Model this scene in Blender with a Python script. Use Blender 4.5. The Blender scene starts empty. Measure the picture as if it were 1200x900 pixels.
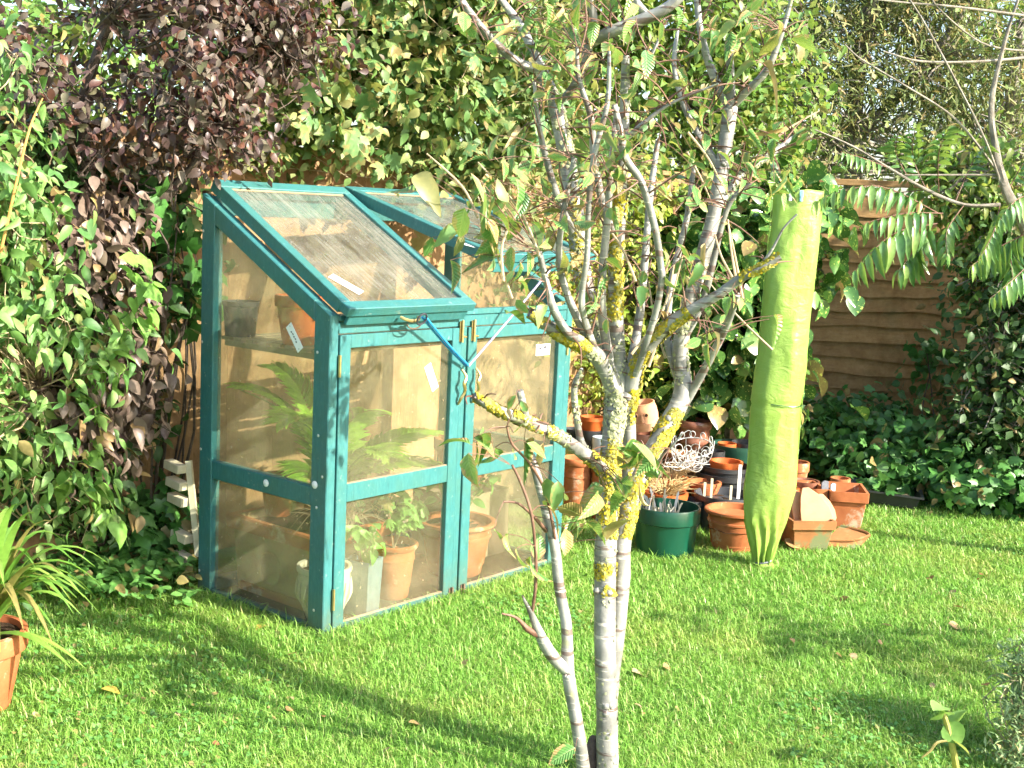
import bpy, math, random
import numpy as np
from mathutils import Vector, Matrix, noise as mnoise
random.seed(7); RNG = np.random.default_rng(11)
SC = bpy.context.scene
COL = SC.collection
PI = math.pi

# ------------------------------------------------------------------ camera
PITCH, ROLL, FPX, CAMH = 0.13641, 0.04598, 1462.6, 1.5
def cam_axes():
    Fw = Vector((0, math.cos(PITCH), -math.sin(PITCH)))
    U = Vector((0, math.sin(PITCH), math.cos(PITCH))); R = Vector((1, 0, 0))
    c, s = math.cos(ROLL), math.sin(ROLL)
    return c*R + s*U, -s*R + c*U, Fw
EX, EY, FW = cam_axes()
cam_d = bpy.data.cameras.new('camera'); cam = bpy.data.objects.new('camera', cam_d); COL.objects.link(cam)
cam_d.sensor_width = 36; cam_d.lens = 36*FPX/1200; cam_d.clip_start = 0.05; cam_d.clip_end = 600
m = Matrix((EX, EY, -FW)).transposed().to_4x4(); m.translation = (0, 0, CAMH)
cam.matrix_world = m; SC.camera = cam

# ------------------------------------------------------------------ sky, sun, exposure
SUN_DIR = Vector((0.89, -0.455, 0)).normalized(); SUN_EL = math.radians(30)
w = bpy.data.worlds.new('World'); SC.world = w; w.use_nodes = True
nt = w.node_tree; nt.nodes.clear()
sk = nt.nodes.new('ShaderNodeTexSky'); sk.sky_type = 'NISHITA'; sk.sun_disc = False
sk.sun_elevation = SUN_EL; sk.sun_rotation = math.atan2(SUN_DIR.x, SUN_DIR.y)
sk.air_density = 1.0; sk.dust_density = 2.0
bg = nt.nodes.new('ShaderNodeBackground'); bg.inputs[1].default_value = 0.15
wo = nt.nodes.new('ShaderNodeOutputWorld')
nt.links.new(sk.outputs[0], bg.inputs[0]); nt.links.new(bg.outputs[0], wo.inputs[0])
sd = bpy.data.lights.new('sun', 'SUN'); sd.energy = 5.0; sd.angle = math.radians(0.5); sd.color = (1.0, 0.93, 0.80)
so = bpy.data.objects.new('sun', sd); COL.objects.link(so)
tosun = Vector((SUN_DIR.x*math.cos(SUN_EL), SUN_DIR.y*math.cos(SUN_EL), math.sin(SUN_EL)))
so.rotation_euler = tosun.to_track_quat('Z', 'Y').to_euler(); so.location = (3, -3, 6)
SC.view_settings.view_transform = 'Standard'; SC.view_settings.look = 'None'
SC.view_settings.exposure = 1.72; SC.view_settings.gamma = 1
SC.render.resolution_x = 1024; SC.render.resolution_y = 768
SC.render.engine = 'CYCLES'
SC.cycles.max_bounces = 4; SC.cycles.diffuse_bounces = 2; SC.cycles.glossy_bounces = 2; SC.cycles.transparent_max_bounces = 12
SC.cycles.use_adaptive_sampling = True; SC.cycles.adaptive_threshold = 0.03

# ------------------------------------------------------------------ picture rays -> places
def ray(px, py):
    return EX*((px-600)/FPX) + EY*((450-py)/FPX) + FW
def at(px, py, Y):
    d = ray(px, py); return Vector((0, 0, CAMH)) + d*(Y/d.y)
def ground(px, py, z=0.0):
    d = ray(px, py); return Vector((0, 0, CAMH)) + d*((z-CAMH)/d.z)
A_ = np.array
def proj(P):
    d = P - A_((0, 0, CAMH)); z = np.maximum(d@A_(FW), 1e-3)
    return np.stack([600+FPX*(d@A_(EX))/z, 450-FPX*(d@A_(EY))/z, z], 1)

# ------------------------------------------------------------------ material helpers
class NT:
    def __init__(s, name):
        s.m = bpy.data.materials.new(name); s.m.use_nodes = True
        s.t = s.m.node_tree; s.t.nodes.clear()
        s.out = s.n('ShaderNodeOutputMaterial')
        s.bsdf = None
    def n(s, typ, **kw):
        nd = s.t.nodes.new(typ)
        for k, v in kw.items(): setattr(nd, k, v)
        return nd
    def l(s, a, b): s.t.links.new(a, b)
    def setin(s, nd, i, v):
        if hasattr(v, 'links') or isinstance(v, bpy.types.NodeSocket): s.l(v, nd.inputs[i])
        else: nd.inputs[i].default_value = v
    def coord(s, kind='Object'): return s.n('ShaderNodeTexCoord').outputs[kind]
    def pos(s): return s.n('ShaderNodeNewGeometry').outputs['Position']
    def mapping(s, v, sc=(1, 1, 1)):
        mp = s.n('ShaderNodeMapping'); s.l(v, mp.inputs[0]); mp.inputs['Scale'].default_value = sc
        return mp.outputs[0]
    def noise(s, v, scale, detail=4, rough=.6, dist=0):
        nd = s.n('ShaderNodeTexNoise'); s.l(v, nd.inputs['Vector'])
        nd.inputs['Scale'].default_value = scale; nd.inputs['Detail'].default_value = detail
        nd.inputs['Roughness'].default_value = rough; nd.inputs['Distortion'].default_value = dist
        return nd.outputs[0]
    def ramp(s, fac, stops, interp='LINEAR'):
        nd = s.n('ShaderNodeValToRGB'); s.l(fac, nd.inputs[0]); cr = nd.color_ramp; cr.interpolation = interp
        while len(cr.elements) < len(stops): cr.elements.new(0.5)
        for e, (p, c) in zip(cr.elements, stops):
            e.position = p; e.color = (c, c, c, 1) if isinstance(c, (int, float)) else (*c, 1)
        return nd.outputs[0]
    def mix(s, fac, a, b, mode='MIX'):
        nd = s.n('ShaderNodeMix', data_type='RGBA', blend_type=mode)
        s.setin(nd, 0, fac)
        for i, v in ((6, a), (7, b)):
            if isinstance(v, tuple): v = (*v, 1)
            s.setin(nd, i, v)
        return nd.outputs[2]
    def math(s, op, a, b=0.0, c=None):
        nd = s.n('ShaderNodeMath', operation=op); s.setin(nd, 0, a); s.setin(nd, 1, b)
        if c is not None: s.setin(nd, 2, c)
        return nd.outputs[0]
    def bump(s, h, strength=.3, dist=.01):
        nd = s.n('ShaderNodeBump'); nd.inputs['Strength'].default_value = strength
        nd.inputs['Distance'].default_value = dist; s.l(h, nd.inputs['Height']); return nd.outputs[0]
    def principled(s, color, rough=.6, spec=.4, normal=None, **kw):
        nd = s.n('ShaderNodeBsdfPrincipled')
        s.setin(nd, 'Base Color', (*color, 1) if isinstance(color, tuple) else color)
        s.setin(nd, 'Roughness', rough); nd.inputs['Specular IOR Level'].default_value = spec
        if normal is not None: s.l(normal, nd.inputs['Normal'])
        for k, v in kw.items(): s.setin(nd, k, v)
        return nd.outputs[0]
    def mixsh(s, fac, a, b):
        nd = s.n('ShaderNodeMixShader'); s.setin(nd, 0, fac); s.l(a, nd.inputs[1]); s.l(b, nd.inputs[2]); return nd.outputs[0]
    def done(s, sh): s.l(sh, s.out.inputs[0]); return s.m

def rnd_fac(N):
    at_ = N.n('ShaderNodeAttribute', attribute_name='rnd'); oi = N.n('ShaderNodeObjectInfo')
    return N.math('FRACT', N.math('ADD', at_.outputs['Fac'], oi.outputs['Random']))
def leaf_mat(name, cols, rough=.45, trans=.35, tcol=None, spot=None, edge=None, spec=.4, veins=False, old=True):
    N = NT(name); f = rnd_fac(N); n = len(cols)
    base = N.ramp(f, [(i/(n-1), c) for i, c in enumerate(cols)])
    p = N.pos()
    if old: base = N.mix(N.ramp(N.math('FRACT', N.math('MULTIPLY', f, 17.3)), [(.90, 0.0), (.93, .8)]), base, (.33, .22, .09))
    base = N.mix(.35, base, N.ramp(N.noise(p, 60, 1), [(.3, .35), (.7, 1.0)]), 'MULTIPLY')
    if spot: base = N.mix(N.ramp(N.noise(p, spot[1], 2), [(spot[2], 0.0), (spot[2]+.05, 1.0)]), base, spot[0])
    if edge:
        ea = N.n('ShaderNodeAttribute', attribute_name='edge').outputs['Fac']
        e2 = N.math('MULTIPLY', ea, N.ramp(N.noise(p, 35, 4), [(.38, .0), (.62, 1.5)]))
        base = N.mix(N.ramp(e2, [(.45, 0.0), (.75, 1.0)]), base, edge)
    nrm = None
    if veins:
        sx = N.n('ShaderNodeSeparateXYZ'); N.l(N.coord(), sx.inputs[0])
        ax = N.math('ABSOLUTE', sx.outputs[0]); k = N.math('SUBTRACT', sx.outputs[1], N.math('MULTIPLY', ax, .9))
        wv = N.math('SINE', N.math('MULTIPLY', k, 62.0)); mid = N.ramp(ax, [(0.0, 0.0), (.05, 1.0)])
        h = N.math('MULTIPLY', N.math('ADD', wv, 1.2), mid); nrm = N.bump(h, .35, .012)
        base = N.mix(N.ramp(N.math('MULTIPLY', N.math('ADD', wv, 1.0), .5), [(0.0, .13), (.22, 0.0)]), base, (.38, .46, .16))
        base = N.mix(N.ramp(ax, [(0.0, .55), (.022, 0.0)]), base, (.42, .48, .18))
    sh = N.principled(base, rough, spec, nrm)
    tr = N.n('ShaderNodeBsdfTranslucent'); N.l(N.mix(.5, base, tcol) if tcol else base, tr.inputs[0])
    return N.done(N.mixsh(trans, sh, tr.outputs[0]))
def simple_mat(name, c1, c2, scale=12, rough=.6, bump=.2, spec=.4, dist=.004, spots=None, metallic=0):
    N = NT(name); v = N.coord(); n1 = N.noise(v, scale, 6, .65)
    col = N.ramp(n1, [(.3, c1), (.7, c2)])
    if spots: col = N.mix(N.ramp(N.noise(v, spots[1], 5, .7), [(spots[2], 0.0), (spots[2]+.08, 1.0)]), col, spots[0])
    return N.done(N.principled(col, rough, spec, N.bump(N.noise(v, scale*5, 4), bump, dist), Metallic=metallic))

M = {}
M['teal'] = None
def teal():
    N = NT('teal_painted_timber'); v = N.coord()
    grain = N.noise(N.mapping(v, (8, 8, 3)), 9, 5, .7)
    c = N.ramp(grain, [(.25, (.022, .118, .122)), (.55, (.034, .150, .154)), (.8, (.066, .195, .196))])
    worn = N.ramp(N.noise(v, 38, 6, .75), [(.62, 0.0), (.66, 1.0)])
    c = N.mix(N.math('MULTIPLY', worn, .6), c, (.30, .36, .30))
    dirt = N.ramp(N.noise(v, 6, 6, .75), [(.45, 0.0), (.7, .75)])
    c = N.mix(dirt, c, (.045, .13, .10))
    sx = N.n('ShaderNodeSeparateXYZ'); N.l(N.pos(), sx.inputs[0])
    mud = N.math('MULTIPLY', N.ramp(N.noise(v, 14, 6, .8), [(.35, .15), (.6, 1.0)]), N.ramp(sx.outputs[2], [(.02, .85), (.16, 0.0)]))
    c = N.mix(mud, c, (.09, .10, .045))
    crk = N.ramp(N.noise(N.mapping(v, (60, 60, 2.5)), 3, 4, .7), [(.60, 0.0), (.66, .55)])
    c = N.mix(crk, c, (.018, .07, .065))
    return N.done(N.principled(c, .42, .5, N.bump(N.noise(N.mapping(v, (30, 30, 6)), 6, 4), .25, .003)))
M['teal'] = teal()
def glass(name, film_col, f0, f1, streak=False, transl=.5):
    N = NT(name); v = N.coord()
    lw = N.n('ShaderNodeLayerWeight'); lw.inputs[0].default_value = .5
    frs = N.math('ADD', N.math('MULTIPLY', N.math('POWER', lw.outputs['Facing'], 4.0), .55), .035)
    tr = N.n('ShaderNodeBsdfTransparent'); tr.inputs[0].default_value = (.93, .96, .93, 1)
    gl = N.n('ShaderNodeBsdfGlossy'); gl.inputs['Roughness'].default_value = .04
    clean = N.mixsh(frs, tr.outputs[0], gl.outputs[0])
    d = N.n('ShaderNodeBsdfDiffuse'); t2 = N.n('ShaderNodeBsdfTranslucent')
    for nd in (d, t2): nd.inputs[0].default_value = (*film_col, 1)
    film = N.mixsh(transl, d.outputs[0], t2.outputs[0])
    fac = N.ramp(N.noise(v, 4.5, 6, .6), [(.32, f0), (.68, f1)])
    fine = N.ramp(N.noise(v, 90, 3, .6), [(.4, .9), (.65, 1.12)])
    fac = N.math('MULTIPLY', fac, fine)
    if streak:
        st = N.noise(N.mapping(v, (70, 2.2, 1)), 1.6, 4, .65)
        fac = N.math('MULTIPLY', fac, N.ramp(st, [(.38, .35), (.52, 1.0), (.66, 1.45)]))
    sp = N.ramp(N.noise(v, 55, 1, .5), [(.74, 0.0), (.77, .3)])
    fac = N.math('MINIMUM', N.math('ADD', fac, sp), .92)
    return N.done(N.mixsh(fac, clean, film))
M['glass_side'] = glass('dusty_side_glass', (.80, .71, .49), .10, .28, transl=.7)
M['glass_door'] = glass('dusty_door_glass', (.80, .71, .49), .05, .19, transl=.7)
M['glass_roof'] = glass('wet_roof_glass', (.78, .77, .70), .08, .38, streak=True, transl=.8)
def bark_cherry():
    N = NT('cherry_bark'); v = N.coord()
    base = N.ramp(N.noise(v, 9, 5, .6), [(.30, (.09, .087, .078)), (.48, (.20, .197, .18)), (.72, (.36, .355, .33))])
    rings = N.ramp(N.noise(N.mapping(v, (3, 3, 42)), 1.0, 3, .6), [(.585, 0.0), (.61, 1.0)])
    base = N.mix(N.math('MULTIPLY', rings, .75), base, (.10, .055, .042))
    lent = N.ramp(N.noise(N.mapping(v, (16, 16, 130)), 1.0, 2, .5), [(.62, 0.0), (.67, 1.0)])
    base = N.mix(N.math('MULTIPLY', lent, .6), base, (.66, .60, .50))
    alg = N.ramp(N.noise(v, 14, 5, .7), [(.60, 0.0), (.68, .8)])
    base = N.mix(alg, base, (.27, .28, .14))
    h = N.math('ADD', N.noise(v, 60, 4), rings)
    return N.done(N.principled(base, .42, .5, N.bump(h, .35, .004)))
M['cherry'] = bark_cherry()
M['bark_dark'] = simple_mat('dark_bark', (.045, .032, .025), (.13, .10, .08), 20, .8, .6, .2)
M['bark_grey'] = simple_mat('grey_bark', (.12, .10, .08), (.34, .30, .25), 22, .8, .6, .2)
M['twig_red'] = simple_mat('reddish_twig', (.10, .045, .03), (.22, .13, .09), 30, .6, .3, .3)
M['twig_pale'] = simple_mat('pale_dry_twig', (.30, .22, .13), (.50, .40, .26), 30, .7, .3, .2)
M['lichen'] = leaf_mat('yellow_lichen', [(.36, .28, .015), (.46, .38, .03), (.36, .35, .13), (.46, .33, .015), (.28, .29, .11), (.42, .37, .05)], .9, .05, spec=.1, old=False)
M['lichen_grey'] = leaf_mat('grey_green_lichen', [(.30, .32, .20), (.42, .42, .26), (.24, .27, .13)], .9, .05, spec=.1, old=False)
M['terra'] = simple_mat('terracotta', (.29, .085, .028), (.46, .17, .07), 6, .85, .2, .2, spots=((.50, .38, .27), 5, .55))
M['terra_o'] = simple_mat('bright_orange_plastic', (.42, .085, .015), (.52, .13, .03), 7, .5, .1, .4)  # orange plastic; on the shelf pot it stands in for sunlit clay
M['terra_d'] = simple_mat('brown_glazed_clay', (.16, .06, .035), (.30, .13, .08), 9, .25, .15, .6)
M['terra_w'] = simple_mat('weathered_terracotta', (.20, .10, .04), (.36, .15, .055), 6, .9, .3, .2, spots=((.15, .17, .08), 6, .5))
M['terra_p'] = simple_mat('pale_peach_terracotta', (.50, .24, .12), (.62, .36, .21), 6, .85, .2, .2)
M['terra_moss'] = simple_mat('mossy_trough_clay', (.40, .22, .12), (.26, .24, .11), 8, .95, .5, .1, spots=((.33, .29, .18), 40, .6))
M['cream'] = simple_mat('cream_glaze', (.55, .50, .36), (.68, .62, .46), 9, .35, .15, .5)
M['bluegrey'] = simple_mat('blue_grey_glaze', (.10, .14, .16), (.17, .22, .24), 25, .5, .2, .5, spots=((.30, .33, .33), 60, .66))
M['green_pot'] = simple_mat('green_glazed_pot', (.002, .038, .021), (.004, .062, .034), 6, .28, .08, .6)
M['dgreen'] = simple_mat('dark_green_plastic', (.01, .05, .03), (.02, .08, .05), 8, .4, .1, .5)
M['black'] = simple_mat('black_plastic', (.018, .019, .020), (.04, .042, .045), 10, .4, .1, .5)
M['greyp'] = simple_mat('charcoal_plastic', (.035, .04, .045), (.07, .075, .085), 10, .35, .1, .5)
M['pblue'] = simple_mat('pale_blue_plastic', (.40, .52, .56), (.50, .62, .66), 10, .4, .1, .5)
M['slate'] = simple_mat('grey_slate', (.10, .11, .13), (.22, .23, .26), 20, .7, .3, .3)
M['soil'] = simple_mat('potting_soil', (.02, .013, .008), (.07, .045, .028), 30, .95, .9, .1, dist=.01)
M['white'] = simple_mat('white_plastic', (.74, .74, .72), (.82, .82, .80), 14, .5, .1, .4)
M['wood_pale'] = simple_mat('pale_sawn_wood', (.46, .40, .27), (.64, .58, .42), 14, .8, .3, .2)
M['wood_shelf'] = simple_mat('weathered_shelf_wood', (.20, .15, .09), (.36, .28, .18), 12, .8, .3, .2)
M['brass'] = simple_mat('tarnished_brass', (.45, .30, .10), (.62, .48, .22), 30, .35, .2, .5, metallic=.8)
M['iron'] = simple_mat('rusty_steel', (.10, .06, .04), (.25, .17, .12), 40, .5, .3, .5, metallic=.5)
M['screw'] = simple_mat('zinc_screw', (.55, .58, .58), (.70, .72, .72), 40, .3, .1, .5, metallic=.6)
M['cord_b'] = simple_mat('blue_elastic_cord', (.01, .16, .42), (.03, .30, .62), 90, .5, .3, .4)
M['cord_p'] = simple_mat('purple_white_cord', (.10, .08, .35), (.62, .56, .70), 130, .5, .3, .4)
M['ink'] = simple_mat('dark_ink', (.03, .03, .04), (.05, .05, .06), 30, .7, .1, .2)
M['peg_b'] = simple_mat('blue_peg_plastic', (.20, .45, .62), (.30, .55, .70), 20, .4, .1, .4)
M['dry'] = leaf_mat('dry_stalks', [(.42, .28, .10), (.58, .42, .18), (.66, .50, .26), (.34, .20, .08)], .8, .15, spec=.15)

def fence_mat(name, a, b, c):
    N = NT(name); v = N.coord('Generated'); oi = N.n('ShaderNodeObjectInfo')
    p = N.pos(); g = N.noise(N.mapping(p, (3, 3, 3)), 4, 6, .7)
    col = N.ramp(g, [(.3, a), (.55, b), (.75, c)])
    col = N.mix(.45, col, N.ramp(oi.outputs['Random'], [(0, .5), (1, 1.0)]), 'MULTIPLY')
    alg = N.ramp(N.noise(p, 2.2, 5, .7), [(.55, 0.0), (.7, .45)])
    col = N.mix(alg, col, (.10, .11, .05))
    return N, col, p
N, col, p = fence_mat('waney_fence_timber', (.26, .145, .06), (.38, .23, .10), (.48, .31, .15))
M['fence'] = N.done(N.principled(col, .85, .2, N.bump(N.noise(N.mapping(p, (3, 3, 60)), 2, 5), .5, .006)))
N, col, p = fence_mat('feather_edge_timber', (.24, .135, .065), (.35, .21, .105), (.45, .29, .15))
M['fence_v'] = N.done(N.principled(col, .85, .2, N.bump(N.noise(N.mapping(p, (60, 60, 3)), 2, 5), .5, .006)))
N, col, p = fence_mat('grey_fence_timber', (.09, .08, .065), (.15, .13, .11), (.20, .18, .15))
M['fence_g'] = N.done(N.principled(col, .85, .2, N.bump(N.noise(N.mapping(p, (3, 3, 60)), 2, 5), .5, .006)))
def ground_mat():
    N = NT('lawn_soil'); p = N.pos()
    c = N.ramp(N.noise(p, 3, 6, .7), [(.3, (.08, .17, .03)), (.5, (.12, .25, .045)), (.7, (.16, .22, .06))])
    c = N.mix(N.ramp(N.noise(p, 60, 4), [(.5, 0.0), (.75, .6)]), c, (.07, .08, .03))
    return N.done(N.principled(c, .95, .1, N.bump(N.noise(p, 80, 4), .8, .02)))
M['ground'] = ground_mat()
def grass_mat():
    N = NT('lawn_grass'); f = rnd_fac(N); p = N.pos()
    a = N.ramp(f, [(0, (.16, .36, .045)), (.35, (.225, .45, .07)), (.7, (.29, .52, .10)), (.90, (.36, .54, .13)), (.96, (.48, .50, .18)), (1, (.55, .50, .24))])
    b = N.ramp(f, [(0, (.26, .42, .06)), (.6, (.40, .50, .10)), (1, (.58, .52, .20))])
    c = N.mix(N.ramp(N.noise(p, 1.3, 4, .65), [(.48, 0.0), (.70, .7)]), a, b)
    sh = N.principled(c, .42, .45); tr = N.n('ShaderNodeBsdfTranslucent'); N.l(c, tr.inputs[0])
    return N.done(N.mixsh(.45, sh, tr.outputs[0]))
M['grass'] = grass_mat()
def sleeve_mat():
    N = NT('lime_fleece'); v = N.coord()
    wv = N.noise(N.mapping(v, (1, 1, 1)), 600, 1)
    c = N.ramp(N.noise(v, 6, 5, .6), [(.3, (.29, .45, .075)), (.7, (.36, .52, .12))])
    h = N.math('ADD', N.math('MULTIPLY', N.noise(N.mapping(v, (5, 5, 8)), 3.2, 6, .6, 1.2), 1.0), N.math('MULTIPLY', wv, .06))
    sh = N.principled(c, .38, .5, N.bump(h, .32, .02)); tr = N.n('ShaderNodeBsdfTranslucent'); tr.inputs[0].default_value = (.42, .58, .10, 1)
    return N.done(N.mixsh(.3, sh, tr.outputs[0]))
M['sleeve'] = sleeve_mat()
# foliage colours
M['purple'] = leaf_mat('purple_leaf', [(.055, .028, .030), (.085, .052, .048), (.14, .115, .09), (.065, .034, .036), (.14, .06, .036), (.12, .10, .085), (.18, .15, .11), (.10, .11, .05)], .42, .25, (.24, .07, .03), spec=.4, old=False)
M['bronze'] = leaf_mat('bronze_leaf', [(.12, .085, .065), (.18, .13, .10), (.24, .18, .14), (.10, .06, .05)], .4, .2, spec=.45)
M['honey'] = leaf_mat('honeysuckle_leaf', [(.07, .18, .045), (.12, .27, .06), (.21, .38, .10), (.08, .20, .06), (.28, .40, .12), (.14, .29, .08)], .5, .3, (.25, .45, .05))
M['heart'] = leaf_mat('bindweed_leaf', [(.20, .42, .08), (.26, .48, .10), (.17, .36, .07)], .45, .4, (.35, .55, .06))
M['vine'] = leaf_mat('hop_leaf', [(.08, .20, .06), (.13, .27, .09), (.20, .35, .12), (.10, .22, .10), (.26, .34, .11), (.07, .16, .06)], .45, .35, (.40, .50, .08), edge=(.30, .27, .10))
M['vine_s'] = leaf_mat('small_climber_leaf', [(.06, .14, .035), (.11, .22, .06), (.20, .32, .09), (.32, .32, .12), (.08, .17, .045), (.36, .38, .16), (.14, .26, .07), (.26, .17, .07)], .5, .35, (.32, .42, .07))
M['euon'] = leaf_mat('variegated_leaf', [(.22, .38, .05), (.42, .50, .07), (.56, .56, .12), (.16, .30, .05), (.60, .55, .22)], .4, .3, (.5, .6, .05))
M['aucuba'] = leaf_mat('spotted_laurel_leaf', [(.05, .13, .03), (.08, .19, .04), (.12, .25, .05)], .22, .15, spot=((.42, .50, .12), 55, .60), spec=.6)
M['tree_g'] = leaf_mat('light_green_leaf', [(.09, .21, .04), (.14, .29, .06), (.24, .38, .09), (.11, .22, .05), (.34, .36, .10), (.07, .17, .04)], .45, .4, (.4, .5, .06))
M['conifer'] = leaf_mat('olive_needle_spray', [(.12, .18, .05), (.18, .26, .08), (.28, .33, .11), (.30, .27, .12), (.14, .22, .07)], .6, .25, (.3, .3, .08))
M['hedge'] = leaf_mat('dark_hedge_leaf', [(.035, .085, .02), (.055, .12, .03), (.08, .16, .04)], .5, .3)
M['ivy'] = leaf_mat('ivy_leaf', [(.045, .15, .03), (.07, .21, .04), (.11, .28, .06), (.08, .19, .05)], .4, .25)
M['sumac'] = leaf_mat('pinnate_leaflet', [(.05, .14, .04), (.09, .21, .06), (.15, .28, .09), (.24, .36, .09)], .26, .25, (.4, .55, .06), spec=.5, old=False)
M['cherry_leaf'] = leaf_mat('cherry_leaf', [(.09, .24, .06), (.13, .30, .07), (.18, .36, .10), (.22, .34, .09), (.10, .25, .11)], .38, .3, (.35, .5, .05), edge=(.42, .27, .12), spec=.5, veins=True)
M['cover'] = leaf_mat('ground_cover_leaf', [(.09, .24, .05), (.13, .32, .07), (.19, .40, .10)], .42, .3, (.3, .5, .05))
M['strap'] = leaf_mat('strap_leaf', [(.12, .28, .04), (.18, .36, .06), (.26, .42, .08)], .35, .35, (.4, .55, .05), spec=.5)
M['cycad'] = leaf_mat('cycad_leaflet', [(.24, .46, .04), (.32, .54, .06), (.38, .58, .08)], .4, .4, (.4, .6, .04))
M['pale_leaf'] = leaf_mat('pale_pot_leaf', [(.20, .40, .10), (.28, .46, .13), (.16, .34, .08)], .45, .4, (.4, .6, .1))
M['yellow_leaf'] = leaf_mat('cream_edged_leaf', [(.56, .52, .16), (.45, .46, .12), (.62, .55, .28), (.30, .38, .08)], .35, .3)
M['herb'] = leaf_mat('grey_green_herb_leaf', [(.20, .32, .12), (.27, .40, .16), (.36, .46, .22)], .6, .2)
M['fallen'] = leaf_mat('fallen_leaf_brown', [(.26, .13, .05), (.40, .24, .10), (.50, .34, .18)], .6, .2)
M['fallen_y'] = leaf_mat('fallen_leaf_yellow', [(.62, .48, .10), (.58, .42, .10)], .5, .3)
M['fallen_p'] = leaf_mat('fallen_leaf_pale', [(.38, .27, .15), (.44, .33, .20)], .6, .2)

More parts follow.
